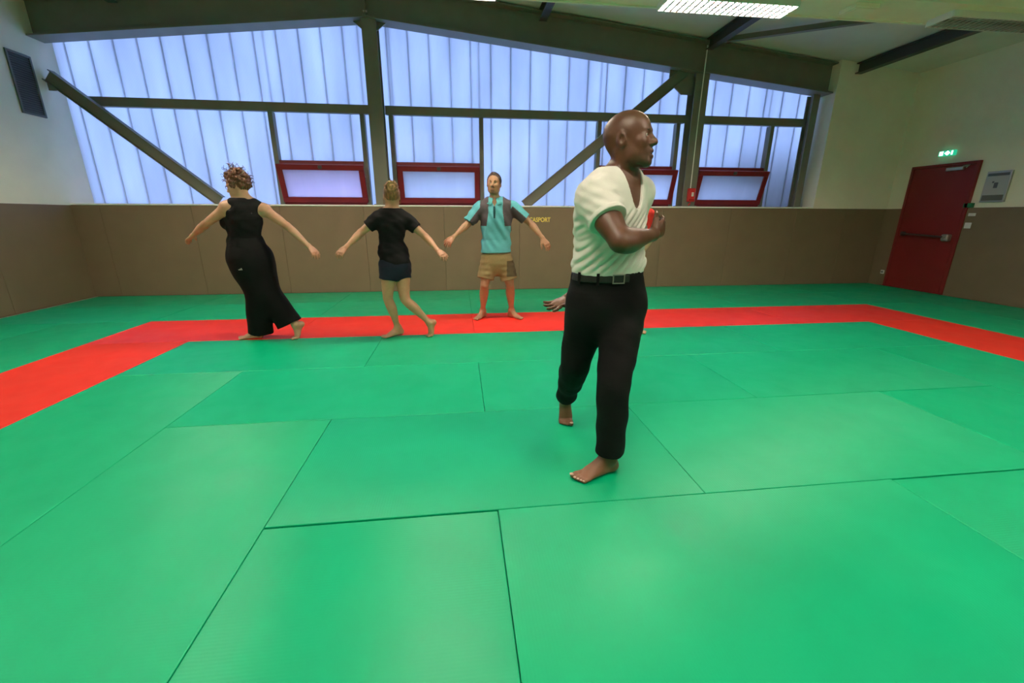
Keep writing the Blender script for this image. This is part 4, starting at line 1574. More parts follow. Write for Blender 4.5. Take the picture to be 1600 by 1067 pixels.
# ------------------------------------------------------------------ shared by the people further back
def hair_cap(root, T, R, s, m, grow=0.008, front=(0.075, 0.080), nape=(-0.03, -0.085), bumps=None, extra=None, h=0.004, name='hair', sides=True):
    c = T(0, -0.012, 0.028)
    F_ = Field(c - 0.19, c + 0.19, h)
    rad = ((0.077 + grow) * s, (0.099 + grow) * s, (0.088 + grow) * s)
    F_.ell(T(0, -0.013, 0.030), rad, R, k=0.0)
    a, b = T(0, front[0], front[1]), T(0, nape[0], nape[1])
    d = nrm(b - a)
    n_ = np.cross(R[0], d)
    if n_ @ R[1] < 0:
        n_ = -n_
    F_.half(a, n_)
    if extra:
        extra(F_)
    if bumps is not None:
        sl, P = F_.region(F_.lo, F_.lo + F_.h * F_.n)
        F_.D = F_.D + bumps(*P).astype(np.float32)
    return put(name, F_, root, m, 1)


def arm_hand(F_, sh, el, wr, tip, palm, thumb, f=1.0, muscle=1.0, curl=0.3, hs=1.0):
    add_arm(F_, sh, el, wr, f, muscle)
    add_hand(F_, wr, tip - wr, palm, thumb, curl=curl, s=hs)


def neck_loft(F_, T, R, neck, cr_, r=0.052):
    F_.loft([(T(0, -0.022, -0.02), r, r * 1.05, R[0]), (T(0, -0.018, -0.075), r * 0.97, r, R[0]), (neck + V3(0, 0, 0.02), r * 1.05, r * 1.05, cr_), (neck - V3(0, 0, 0.03), r * 1.4, r * 1.15, cr_)], k=0.03)


# ------------------------------------------------------------------ 2. person with curly auburn hair
def build_curly():
    pel, waist, chest, neck = at(391, 402, 4.6), at(382, 372, 4.6), at(381, 341, 4.58), at(383, 314, 4.58)
    headc = at(372, 291, 4.56)
    root = person('person with curly auburn hair and glasses in a black sleeveless top and wide black trousers', (pel[0], 4.6, 0))
    pf, cf = nrm(V3(-0.78, 0.62, 0)), nrm(V3(-0.72, 0.69, 0))
    pr, cr_ = right_of(pf), right_of(cf)
    shl, ell, wrl, tpl = at(354, 325, 4.50), at(319, 352, 4.55), at(301, 368, 4.72), at(289, 378, 4.80)
    shr, elr, wrr, tpr = at(413, 328, 4.63), at(450, 354, 4.60), at(483, 385, 4.55), at(495, 399, 4.50)
    F1 = Field((-2.85, 4.15, -0.02), (-1.30, 5.10, 1.80), 0.005)
    st = torso_st(pel, waist, chest, neck, pf, cf, w=1.02, d=1.05, female=True)
    add_torso(F1, st, chest, neck, (shl, shr), cf)
    dl = nrm(V3(-1.0, -0.12, 0))
    ank_l, nl = add_foot(F1, on_floor(374, 530) - dl * 0.055, dl, -1, 0.0, 0.95)
    dr = nrm(V3(-0.75, -0.62, 0))
    ank_r, nr = add_foot(F1, on_floor(458, 530) - dr * 0.045, dr, 1, 1.05, 0.95)
    hl, hr = pel - pr * 0.09 - V3(0, 0, 0.03), pel + pr * 0.09 - V3(0, 0, 0.03)
    kl, kr = at(398, 458, 4.56), at(424, 458, 4.64)
    add_leg(F1, hl, kl, ank_l, pf, 1.0)
    add_leg(F1, hr, kr, ank_r, pf, 1.0)
    arm_hand(F1, shl, ell, wrl, tpl, V3(0.1, 0.3, -1), V3(-0.4, 0.9, 0.3), 0.95, 1.0, 0.3, 0.95)
    arm_hand(F1, shr, elr, wrr, tpr, V3(-0.5, 0.5, -0.7), V3(0.3, 0.9, 0.3), 0.92, 1.0, 0.3, 0.95)
    T, R = add_head(F1, headc, V3(-0.98, -0.04, -0.20), V3(-0.18, 0.05, 1), s=0.95, detail=True)
    neck_loft(F1, T, R, neck, cr_, 0.050)
    sk = (0.50, 0.285, 0.175)
    body = put('body', F1, root, M['skin_pale'], 1, skin_color(sk, [(T(0, 0.09, -0.068), 0.018, (0.5, 0.2, 0.16), 0.3), (ell, 0.05, (0.43, 0.21, 0.125), 0.6), (elr, 0.05, (0.43, 0.21, 0.125), 0.6), (tpr, 0.09, (0.45, 0.215, 0.13), 0.5), (tpl, 0.09, (0.45, 0.215, 0.13), 0.5)]))
    eyes(root, T, 0.95, R[1])
    # top
    F2 = Field((-2.55, 4.25, 0.85), (-1.72, 4.95, 1.55), 0.005)
    fd = folds(21, 0.09, 0.004, spread=0.9, n=5)
    sst = torso_st(pel, waist, chest, neck, pf, cf, w=1.02, d=1.05, female=True, grow=0.010)
    sst[0] = (pel + V3(0, 0, 0.03), 0.172, 0.125, pr)
    sst[1] = (pel + V3(0, 0, 0.08), 0.173, 0.131, pr)
    sst[2] = (waist - V3(0, 0, 0.04), 0.166, 0.131, nrm(pr + cr_))
    F2.loft(sst, k=0.02, p=2.3, disp=fd, flat=(True, False))
    for sx in (-1, 1):
        F2.ell(chest + cf * 0.105 + cr_ * sx * 0.07 + V3(0, 0, -0.02), (0.08, 0.075, 0.075), k=0.04)
    F2.ell(at(355, 349, 4.62), (0.060, 0.07, 0.062), k=0.05)
    for sh in (shl, shr):
        F2.cone(neck + (sh - neck) * 0.72 + V3(0, 0, 0.004), neck + (sh - neck) * 0.40 + V3(0, 0, 0.004), 0.056, 0.056, k=0.03)
        F2.ell(sh + (sh - neck) * 0.16, (0.062, 0.062, 0.075), k=0.006, mode='sub')
    F2.half(neck + V3(0, 0, 0.028), V3(0, 0, 1))
    F2.loft([(neck - V3(0, 0, 0.02), 0.070, 0.062, cr_), (neck + V3(0, 0, 0.08), 0.078, 0.08, cr_)], k=0.004, mode='sub')
    put('sleeveless_top', F2, root, M['black_cloth'], 2)
    # wide trousers
    F3 = Field((-2.50, 4.25, 0.02), (-1.55, 5.0, 1.05), 0.005)
    tw = folds(31, 0.12, 0.006, direction=pr, spread=0.35, warp=0.7, n=5)
    F3.loft([(pel - V3(0, 0, 0.10), 0.150, 0.125, pr), (pel - V3(0, 0, 0.04), 0.182, 0.142, pr), (pel, 0.180, 0.138, pr), (waist - V3(0, 0, 0.07), 0.164, 0.126, pr), (waist - V3(0, 0, 0.035), 0.158, 0.121, pr)], k=0.02, flat=(False, True), p=2.2)

    def wide(hip, knee, hem, r1, r2, k=0.05):
        m = lambda a, b, t: a + (b - a) * t
        ux = V3(1, 0.15, 0)
        F3.loft([(hip + V3(0, 0, 0.02), 0.115, 0.115, ux), (m(hip, knee, 0.45), 0.112, 0.112, ux), (knee, 0.102, 0.105, ux), (m(knee, hem, 0.55), (0.102 + r1) / 2, (0.105 + r2) / 2, ux), (hem, r1, r2, ux)], k=k, disp=tw, flat=(False, True))
    wide(hl, kl + V3(0, 0.02, 0), at(408, 519, 4.66), 0.122, 0.100, 0.08)
    wide(hr, kr, (ank_r + at(455, 508, 4.62)) / 2 + V3(-0.035, 0.0, 0.012), 0.132, 0.098, 0.10)
    tro = put('wide_trousers', F3, root, M['black_trouser'], 2)
    o0 = np.array(root['base'])
    obj('drawstring', tube_bm([Vector(at(362, 392, 4.46) - o0), Vector(at(360, 404, 4.45) - o0), Vector(at(361, 413, 4.45) - o0)], 0.004, 6), M['black_cloth'], tro)
    # small pale emblem on the hip
    e0 = at(376, 422, 4.43)
    b = bmesh.new()
    for k, (x0, hh) in enumerate(((-0.016, 0.008), (-0.004, 0.014), (0.008, 0.02))):
        for a in (0,):
            vv = [b.verts.new((x0, 0, 0)), b.verts.new((x0 + 0.009, 0, 0)), b.verts.new((x0 + 0.005, 0, hh)), b.verts.new((x0 - 0.004, 0, hh))]
            b.faces.new(vv)
    bmesh.ops.solidify(b, geom=b.faces[:], thickness=0.002)
    root['emblem'] = [float(v) for v in e0]
    # project the emblem onto the cloth along the view direction
    dep = bpy.context.evaluated_depsgraph_get()
    dirv = Vector(e0) - Vector((0, 0, CAMH))
    bpy.context.view_layer.update()
    hit, loc, nor, _ = tro.ray_cast(Vector((0, 0, CAMH)) - Vector(o0), dirv.normalized())
    if hit:
        q = nor.to_track_quat('-Y', 'Z').to_matrix().to_4x4()
        b.transform(Matrix.Translation(loc + nor * 0.002) @ q)
    else:
        b.transform(Matrix.Translation(Vector(e0 - o0)))
    del root['emblem']
    obj('emblem', b, M['white_plastic'], tro)
    # curly hair: a cap plus many loose curls
    rs = np.random.RandomState(6)

    def curls(F_):
        for i in range(170):
            v = rs.normal(size=3)
            v = nrm(v * V3(1, 1, 1))
            if v[1] > 0.42 and v[2] < 0.5:
                continue
            if v[2] < -0.45:
                continue
            up_ = max(v[2], 0)
            rr = 1.0 + 0.10 * rs.rand() + 0.20 * up_ * rs.rand()
            p = T(v[0] * 0.085 * rr, -0.012 + v[1] * 0.105 * rr, 0.032 + v[2] * 0.098 * rr + 0.012 * up_)
            F_.ell(p, (rs.uniform(0.011, 0.021),) * 3, k=0.008)
        for i in range(26):   # knot of curls on top
            v = nrm(rs.normal(size=3))
            F_.ell(T(v[0] * 0.05, -0.035 + v[1] * 0.05, 0.135 + v[2] * 0.026), (rs.uniform(0.012, 0.02),) * 3, k=0.008)
    hair = hair_cap(root, T, R, 0.95, M['hair_auburn'], grow=0.014, front=(0.066, 0.088), nape=(-0.02, -0.115), extra=curls, bumps=folds(41, 0.022, 0.004, n=6))
    b = bmesh.new()
    for i in range(150):
        v = nrm(rs.normal(size=3))
        if v[2] < -0.25 or (v[1] > 0.6 and v[2] < 0.5):
            continue
        p0 = T(v[0] * 0.085, -0.012 + v[1] * 0.105, 0.032 + v[2] * 0.10 + (0.03 if v[2] > 0.6 else 0))
        ax = R[0] * v[0] + R[1] * v[1] + R[2] * (v[2] + 0.25)
        e1 = nrm(np.cross(ax, V3(0.3, 0.2, 1)))
        e2 = nrm(np.cross(ax, e1))
        L = rs.uniform(0.03, 0.055)
        ph = rs.rand() * 6.28
        pts = [Vector(p0 + ax * L * t + (e1 * math.cos(ph + t * 9) + e2 * math.sin(ph + t * 9)) * 0.009 * (0.3 + t) - o0) for t in np.linspace(0, 1, 9)]
        tube_bm(pts, [0.0022] * 8 + [0.001], 4, bm=b)
    tag(obj('loose_curls', b, M['hair_auburn'], hair, smooth=True), kind='stuff')
    # glasses
    g = empty('glasses')
    g.parent = root
    for sx in (-1, 1):
        ring = [Vector(T(sx * 0.031 + 0.021 * math.cos(a), 0.098, 0.001 + 0.017 * math.sin(a)) - o0) for a in np.linspace(0, 2 * math.pi, 15)]
        obj('rim', tube_bm(ring, 0.0022, 6, caps=False), M['glasses'], g)
        obj('temple', tube_bm([Vector(T(sx * 0.052, 0.096, 0.006) - o0), Vector(T(sx * 0.072, 0.05, 0.008) - o0), Vector(T(sx * 0.080, -0.01, 0.012) - o0)], 0.0022, 6), M['glasses'], g)
    return root


# ------------------------------------------------------------------ 3. person with a blond bun
def build_bun():
    pel, waist, chest, neck = at(617, 411, 4.55), at(612, 380, 4.55), at(612, 352, 4.54), at(613, 329, 4.54)
    headc = at(612, 306, 4.54)
    root = person('person with a dark blond bun in a black T-shirt and navy shorts, seen from behind', (pel[0], 4.55, 0))
    pf, cf = nrm(V3(-0.66, 0.75, 0)), nrm(V3(-0.30, 0.95, 0))
    pr, cr_ = right_of(pf), right_of(cf)
    shl, ell, wrl, tpl = at(590, 342, 4.50), at(563, 364, 4.48), at(541, 386, 4.36), at(530, 397, 4.30)
    shr, elr, wrr, tpr = at(636, 344, 4.57), at(666, 371, 4.54), at(684, 391, 4.40), at(692, 399, 4.34)
    F1 = Field((-1.32, 4.10, -0.02), (-0.08, 5.0, 1.66), 0.005)
    sc = dict(w=0.86, d=0.92, female=True)
    add_torso(F1, torso_st(pel, waist, chest, neck, pf, cf, **sc), chest, neck, (shl, shr), cf)
    F1.ell(pel - pf * 0.05 - V3(0, 0, 0.02), (0.09, 0.08, 0.085), k=0.04)
    dl = nrm(V3(-0.85, -0.40, 0))
    ank_l, nl = add_foot(F1, on_floor(600, 528) - dl * 0.05, dl, -1, 0.12, 0.92)
    dr = nrm(V3(-0.55, -0.60, 0))
    ank_r, nr = add_foot(F1, on_floor(669, 526) - dr * 0.04, dr, 1, 1.1, 0.92)
    hl, hr = pel - pr * 0.075 - V3(0, 0, 0.04), pel + pr * 0.075 - V3(0, 0, 0.04)
    kl, kr = at(606, 466, 4.52), at(633, 468, 4.52)
    add_leg(F1, hl, kl, ank_l, pf, 0.94)
    add_leg(F1, hr, kr, ank_r, pf, 0.97)
    arm_hand(F1, shl, ell, wrl, tpl, V3(0.3, 0.8, -0.4), V3(-0.3, 0.3, 0.9), 0.92, 1.0, 0.35, 0.92)
    arm_hand(F1, shr, elr, wrr, tpr, V3(-0.4, 0.8, -0.4), V3(0.4, 0.3, 0.8), 0.92, 1.0, 0.35, 0.92)
    T, R = add_head(F1, headc, V3(-0.20, 0.97, 0.05), V3(0, -0.05, 1), s=0.95)
    neck_loft(F1, T, R, neck, cr_, 0.047)
    sk = (0.47, 0.255, 0.142)
    put('body', F1, root, M['skin_pale'], 1, skin_color(sk, [(tpl, 0.10, (0.43, 0.21, 0.125), 0.5), (tpr, 0.10, (0.43, 0.21, 0.125), 0.5), (ell, 0.05, (0.41, 0.215, 0.12), 0.5), (elr, 0.05, (0.41, 0.215, 0.12), 0.5), (kl, 0.06, (0.41, 0.22, 0.125), 0.6)]))
    eyes(root, T, 0.9, R[1])
    F2 = Field((-1.15, 4.2, 0.70), (-0.22, 4.95, 1.45), 0.005)
    fd = folds(51, 0.09, 0.0045, spread=0.9, n=5)
    sst = torso_st(pel, waist, chest, neck, pf, cf, grow=0.010, **sc)
    sst[0] = (pel - V3(0, 0, 0.005), 0.158, 0.128, pr)
    sst[1] = (pel + V3(0, 0, 0.04), 0.156, 0.124, pr)
    sst[2] = (pel + (waist - pel) * 0.62, 0.153, 0.124, nrm(pr * 2 + cr_))
    F2.loft(sst, k=0.02, p=2.3, disp=fd, flat=(True, False))
    F2.ell(pel - pf * 0.055 + V3(0, 0, 0.015), (0.115, 0.105, 0.085), k=0.04)
    F2.half(pel - V3(0, 0, 0.005), V3(0, 0, -1))
    for sx in (-1, 1):
        F2.ell(chest + cf * 0.07 + cr_ * sx * 0.06, (0.06, 0.055, 0.055), k=0.04)
    for sh, el in ((shl, ell), (shr, elr)):
        F2.cone(sh, neck + (sh - neck) * 0.4 + V3(0, 0, 0.004), 0.062, 0.055, k=0.05)
        a = nrm(el - sh)
        F2.loft([(sh, 0.068, 0.068, V3(0, 0, 1)), (sh + a * 0.06, 0.066, 0.066, V3(0, 0, 1)), (sh + a * 0.125, 0.064, 0.066, V3(0, 0, 1))], k=0.03, disp=fd, flat=(False, True))
    F2.half(neck + V3(0, 0, 0.025), V3(0, 0, 1))
    F2.loft([(neck - V3(0, 0, 0.0), 0.054, 0.053, cr_), (neck + V3(0, 0, 0.08), 0.056, 0.058, cr_)], k=0.004, mode='sub')
    put('t_shirt', F2, root, M['black_cloth'], 2)
    F3 = Field((-1.0, 4.25, 0.50), (-0.35, 4.90, 0.95), 0.005)
    F3.loft([(pel - V3(0, 0, 0.075), 0.142, 0.120, pr), (pel - V3(0, 0, 0.04), 0.154, 0.130, pr), (pel + V3(0, 0, 0.05), 0.148, 0.118, pr)], k=0.02, flat=(False, True), p=2.2)
    F3.ell(pel - pf * 0.062 - V3(0, 0, 0.02), (0.112, 0.10, 0.10), k=0.04)
    for hp, kn in ((hl, kl), (hr, kr)):
        F3.loft([(hp + V3(0, 0, 0.02), 0.092, 0.104, pr), (hp + (kn - hp) * 0.36, 0.090, 0.099, pr)], k=0.04, flat=(False, True), disp=fd)
    put('shorts', F3, root, M['navy_cloth'], 2)

    hair = hair_cap(root, T, R, 0.95, M['hair_auburn'], grow=0.014, front=(0.066, 0.088), nape=(-0.02, -0.115), extra=curls, bumps=folds(41, 0.022, 0.004, n=6))
    b = bmesh.new()
    for i in range(150):
        v = nrm(rs.normal(size=3))
        if v[2] < -0.25 or (v[1] > 0.6 and v[2] < 0.5):
            continue
        p0 = T(v[0] * 0.085, -0.012 + v[1] * 0.105, 0.032 + v[2] * 0.10 + (0.03 if v[2] > 0.6 else 0))
        ax = R[0] * v[0] + R[1] * v[1] + R[2] * (v[2] + 0.25)
        e1 = nrm(np.cross(ax, V3(0.3, 0.2, 1)))
        e2 = nrm(np.cross(ax, e1))
        L = rs.uniform(0.03, 0.055)
        ph = rs.rand() * 6.28
        pts = [Vector(p0 + ax * L * t + (e1 * math.cos(ph + t * 9) + e2 * math.sin(ph + t * 9)) * 0.009 * (0.3 + t) - o0) for t in np.linspace(0, 1, 9)]
        tube_bm(pts, [0.0022] * 8 + [0.001], 4, bm=b)
    tag(obj('loose_curls', b, M['hair_auburn'], hair, smooth=True), kind='stuff')
    # glasses
    g = empty('glasses')
    g.parent = root
    for sx in (-1, 1):
        ring = [Vector(T(sx * 0.031 + 0.021 * math.cos(a), 0.098, 0.001 + 0.017 * math.sin(a)) - o0) for a in np.linspace(0, 2 * math.pi, 15)]
        obj('rim', tube_bm(ring, 0.0022, 6, caps=False), M['glasses'], g)
        obj('temple', tube_bm([Vector(T(sx * 0.052, 0.096, 0.006) - o0), Vector(T(sx * 0.072, 0.05, 0.008) - o0), Vector(T(sx * 0.080, -0.01, 0.012) - o0)], 0.0022, 6), M['glasses'], g)
    return root


# ------------------------------------------------------------------ 3. person with a blond bun
def build_bun():
    pel, waist, chest, neck = at(617, 411, 4.55), at(612, 380, 4.55), at(612, 352, 4.54), at(613, 329, 4.54)
    headc = at(612, 306, 4.54)
    root = person('person with a dark blond bun in a black T-shirt and navy shorts, seen from behind', (pel[0], 4.55, 0))
    pf, cf = nrm(V3(-0.66, 0.75, 0)), nrm(V3(-0.30, 0.95, 0))
    pr, cr_ = right_of(pf), right_of(cf)
    shl, ell, wrl, tpl = at(590, 342, 4.50), at(563, 364, 4.48), at(541, 386, 4.36), at(530, 397, 4.30)
    shr, elr, wrr, tpr = at(636, 344, 4.57), at(666, 371, 4.54), at(684, 391, 4.40), at(692, 399, 4.34)
    F1 = Field((-1.32, 4.10, -0.02), (-0.08, 5.0, 1.66), 0.005)
    sc = dict(w=0.86, d=0.92, female=True)
    add_torso(F1, torso_st(pel, waist, chest, neck, pf, cf, **sc), chest, neck, (shl, shr), cf)
    F1.ell(pel - pf * 0.05 - V3(0, 0, 0.02), (0.09, 0.08, 0.085), k=0.04)
    dl = nrm(V3(-0.85, -0.40, 0))
    ank_l, nl = add_foot(F1, on_floor(600, 528) - dl * 0.05, dl, -1, 0.12, 0.92)
    dr = nrm(V3(-0.55, -0.60, 0))
    ank_r, nr = add_foot(F1, on_floor(669, 526) - dr * 0.04, dr, 1, 1.1, 0.92)
    hl, hr = pel - pr * 0.075 - V3(0, 0, 0.04), pel + pr * 0.075 - V3(0, 0, 0.04)
    kl, kr = at(606, 466, 4.52), at(633, 468, 4.52)
    add_leg(F1, hl, kl, ank_l, pf, 0.94)
    add_leg(F1, hr, kr, ank_r, pf, 0.97)
    arm_hand(F1, shl, ell, wrl, tpl, V3(0.3, 0.8, -0.4), V3(-0.3, 0.3, 0.9), 0.92, 1.0, 0.35, 0.92)
    arm_hand(F1, shr, elr, wrr, tpr, V3(-0.4, 0.8, -0.4), V3(0.4, 0.3, 0.8), 0.92, 1.0, 0.35, 0.92)
    T, R = add_head(F1, headc, V3(-0.20, 0.97, 0.05), V3(0, -0.05, 1), s=0.95)
    neck_loft(F1, T, R, neck, cr_, 0.047)
    sk = (0.47, 0.255, 0.142)
    put('body', F1, root, M['skin_pale'], 1, skin_color(sk, [(tpl, 0.10, (0.43, 0.21, 0.125), 0.5), (tpr, 0.10, (0.43, 0.21, 0.125), 0.5), (ell, 0.05, (0.41, 0.215, 0.12), 0.5), (elr, 0.05, (0.41, 0.215, 0.12), 0.5), (kl, 0.06, (0.41, 0.22, 0.125), 0.6)]))
    eyes(root, T, 0.9, R[1])
    F2 = Field((-1.15, 4.2, 0.70), (-0.22, 4.95, 1.45), 0.005)
    fd = folds(51, 0.09, 0.0045, spread=0.9, n=5)
    sst = torso_st(pel, waist, chest, neck, pf, cf, grow=0.010, **sc)
    sst[0] = (pel - V3(0, 0, 0.005), 0.158, 0.128, pr)
    sst[1] = (pel + V3(0, 0, 0.04), 0.156, 0.124, pr)
    sst[2] = (pel + (waist - pel) * 0.62, 0.153, 0.124, nrm(pr * 2 + cr_))
    F2.loft(sst, k=0.02, p=2.3, disp=fd, flat=(True, False))
    F2.ell(pel - pf * 0.055 + V3(0, 0, 0.015), (0.115, 0.105, 0.085), k=0.04)
    F2.half(pel - V3(0, 0, 0.005), V3(0, 0, -1))
    for sx in (-1, 1):
        F2.ell(chest + cf * 0.07 + cr_ * sx * 0.06, (0.06, 0.055, 0.055), k=0.04)
    for sh, el in ((shl, ell), (shr, elr)):
        F2.cone(sh, neck + (sh - neck) * 0.4 + V3(0, 0, 0.004), 0.062, 0.055, k=0.05)
        a = nrm(el - sh)
        F2.loft([(sh, 0.068, 0.068, V3(0, 0, 1)), (sh + a * 0.06, 0.066, 0.066, V3(0, 0, 1)), (sh + a * 0.125, 0.064, 0.066, V3(0, 0, 1))], k=0.03, disp=fd, flat=(False, True))
    F2.half(neck + V3(0, 0, 0.025), V3(0, 0, 1))
    F2.loft([(neck - V3(0, 0, 0.0), 0.054, 0.053, cr_), (neck + V3(0, 0, 0.08), 0.056, 0.058, cr_)], k=0.004, mode='sub')
    put('t_shirt', F2, root, M['black_cloth'], 2)
    F3 = Field((-1.0, 4.25, 0.50), (-0.35, 4.90, 0.95), 0.005)
    F3.loft([(pel - V3(0, 0, 0.075), 0.142, 0.120, pr), (pel - V3(0, 0, 0.04), 0.154, 0.130, pr), (pel + V3(0, 0, 0.05), 0.148, 0.118, pr)], k=0.02, flat=(False, True), p=2.2)
    F3.ell(pel - pf * 0.062 - V3(0, 0, 0.02), (0.112, 0.10, 0.10), k=0.04)
    for hp, kn in ((hl, kl), (hr, kr)):
        F3.loft([(hp + V3(0, 0, 0.02), 0.092, 0.104, pr), (hp + (kn - hp) * 0.36, 0.090, 0.099, pr)], k=0.04, flat=(False, True), disp=fd)
    put('shorts', F3, root, M['navy_cloth'], 2)

    def bun(F_):
        F_.ell(T(0.0, -0.085, 0.095), (0.050, 0.050, 0.046), k=0.01)
        rs = np.random.RandomState(3)
        for i in range(16):
            a = i / 16 * 6.28
            F_.ell(T(0.046 * math.cos(a), -0.095 + rs.uniform(-0.025, 0.025), 0.097 + 0.042 * math.sin(a)), (0.015, 0.015, 0.015), k=0.008)
    hair = hair_cap(root, T, R, 0.95, M['hair_blond'], grow=0.007, front=(0.072, 0.085), nape=(-0.055, -0.10), bumps=folds(61, 0.02, 0.003, direction=R[0], spread=0.3, n=6))
    # twisted bun on the crown
    o0 = np.array(root['base'])
    bc = T(0.0, -0.092, 0.092)
    FB = Field(bc - 0.09, bc + 0.09, 0.004)
    FB.ell(bc, (0.040, 0.034, 0.032), R, k=0.0)
    for q in range(26):
        a = q / 26 * 6.283 * 2
        rr = 0.050 - 0.010 * q / 26
        FB.ell(bc + (R[0] * math.cos(a) * rr + R[2] * math.sin(a) * rr * 0.85 - R[1] * 0.012 * (q / 13 - 0.6)), (0.016, 0.016, 0.016), k=0.006)
    put('hair_bun', FB, root, M['hair_light'], 1, parent=hair)
    b = bmesh.new()
    rs = np.random.RandomState(9)
    for i in range(40):
        a = rs.uniform(0, 6.28)
        p0 = T(0.045 * math.cos(a), -0.10, 0.092 + 0.04 * math.sin(a))
        p1 = p0 + (R[0] * math.cos(a) + R[2] * math.sin(a)) * rs.uniform(0.02, 0.045) - R[1] * rs.uniform(0, 0.02)
        pm = (p0 + p1) / 2 - R[1] * 0.015
        tube_bm([Vector(p0 - o0), Vector(pm - o0), Vector(p1 - o0)], [0.0022, 0.002, 0.0008], 4, bm=b)
    for sx in (-1, 1):
        for i in range(4):
            p0 = T(sx * 0.078, 0.02 - 0.01 * i, 0.0)
            tube_bm([Vector(p0 - o0), Vector(T(sx * 0.088, 0.02 - 0.01 * i, -0.04) - o0), Vector(T(sx * (0.075 + 0.004 * i), 0.01 - 0.01 * i, -0.085) - o0)], [0.003, 0.0025, 0.0008], 4, bm=b)
    tag(obj('loose_strands', b, M['hair_blond'], hair, smooth=True), kind='stuff')
    return root


# ------------------------------------------------------------------ 4. man in the turquoise polo shirt
def build_polo():
    pel, waist, chest, neck = at(776, 404, 5.30), at(776, 377, 5.30), at(775, 345, 5.29), at(773, 313, 5.28)
    headc = at(772, 287, 5.26)
    root = person('bearded man in a turquoise and grey polo shirt and khaki shorts facing the viewer', (pel[0], 5.28, 0))
    pf = nrm(V3(-0.10, -1.0, 0))
    cf = nrm(V3(-0.12, -1.0, 0))
    pr, cr_ = right_of(pf), right_of(cf)
    shr, elr, wrr, tpr = at(750, 325, 5.28), at(731, 350, 5.25), at(709, 370, 5.12), at(696, 384, 5.05)
    shl, ell, wrl, tpl = at(800, 324, 5.28), at(830, 350, 5.25), at(848, 372, 5.12), at(859, 388, 5.05)
    F1 = Field((-0.30, 4.80, -0.02), (1.25, 5.60, 1.88), 0.005)
    sc = dict(w=1.0, d=1.0)
    add_torso(F1, torso_st(pel, waist, chest, neck, pf, cf, **sc), chest, neck, (shl, shr), cf)
    dr = nrm(V3(-0.55, -0.83, 0))
    ank_r, n1 = add_foot(F1, on_floor(743, 500) - dr * 0.055, dr, 1, 0.0, 1.02)
    dl = nrm(V3(0.60, -0.80, 0))
    ank_l, n2 = add_foot(F1, on_floor(815, 499) - dl * 0.055, dl, -1, 0.0, 1.02)
    hr, hl = pel + pr * 0.09 - V3(0, 0, 0.03), pel - pr * 0.09 - V3(0, 0, 0.03)
    kr, kl = at(757, 445, 5.24), at(797, 445, 5.24)
    add_leg(F1, hr, kr, ank_r, nrm(V3(-0.2, -1, 0)), 1.0, 1.08)
    add_leg(F1, hl, kl, ank_l, nrm(V3(0.15, -1, 0)), 1.0, 1.08)
    arm_hand(F1, shr, elr, wrr, tpr, V3(0.3, 0.8, -0.3), V3(-0.1, -0.7, 0.6), 1.0, 1.05, 0.35, 1.0)
    arm_hand(F1, shl, ell, wrl, tpl, V3(-0.3, 0.8, -0.3), V3(0.1, -0.7, 0.6), 1.0, 1.05, 0.28, 1.05)
    T, R = add_head(F1, headc, V3(-0.24, -0.96, 0.04), V3(0.03, 0, 1), s=1.0, detail=True)
    neck_loft(F1, T, R, neck, cr_, 0.054)
    sk = (0.40, 0.21, 0.115)
    beard = (0.16, 0.085, 0.05)
    body = put('body', F1, root, M['skin_pale'], 1, skin_color(sk, [(T(0, 0.07, -0.098), (0.034, 0.04, 0.036), beard, 0.35), (T(0, 0.095, -0.051), (0.028, 0.02, 0.008), beard, 0.4), (T(0, 0.095, -0.068), (0.019, 0.02, 0.008), (0.42, 0.16, 0.12), 0.3),
                                                                    (tpr, 0.10, (0.41, 0.17, 0.095), 0.5), (tpl, 0.10, (0.41, 0.17, 0.095), 0.5), (kr, 0.07, (0.39, 0.17, 0.095), 0.6), (kl, 0.07, (0.39, 0.17, 0.095), 0.6)]))
    eyes(root, T, 1.0, R[1])
    o0 = np.array(root['base'])
    for sx in (-1, 1):
        obj('eyebrow', tube_bm([Vector(T(sx * 0.016, 0.097, 0.021) - o0), Vector(T(sx * 0.031, 0.091, 0.026) - o0), Vector(T(sx * 0.047, 0.076, 0.022) - o0)], [0.004, 0.0042, 0.002], 6), M['hair_brown'], root, smooth=True)
    # polo shirt
    F2 = Field((0.0, 5.0, 0.72), (1.0, 5.58, 1.60), 0.005)
    fd = folds(71, 0.10, 0.007, direction=V3(0.6, 0, 0.6), spread=0.5, n=5)
    sst = torso_st(pel, waist, chest, neck, pf, cf, grow=0.022, **sc)
    hem = at(775, 394, 5.30)
    sst[0] = (hem, 0.188, 0.140, pr)
    sst[1] = (hem + V3(0, 0, 0.05), 0.184, 0.138, pr)
    sst[2] = (waist + V3(0, 0, 0.02), 0.176, 0.132, pr)
    sst[3] = (waist + (chest - waist) * 0.25, 0.178, 0.134, pr)
    F2.loft(sst, k=0.02, p=2.4, disp=lambda x, y, z: fd(x, y, z) * np.clip((z - hem[2]) / 0.10, 0.15, 1), flat=(True, False))
    for sh, el in ((shl, ell), (shr, elr)):
        F2.cone(sh, neck + (sh - neck) * 0.4 + V3(0, 0, 0.004), 0.068, 0.058, k=0.05)
        a = nrm(el - sh)
        F2.loft([(sh, 0.074, 0.076, V3(0, 0, 1)), (sh + a * 0.10, 0.076, 0.076, V3(0, 0, 1)), (sh + a * 0.215, 0.072, 0.074, V3(0, 0, 1))], k=0.035, disp=fd, flat=(False, True))
    F2.half(neck + V3(0, 0, 0.045), V3(0, 0, 1))
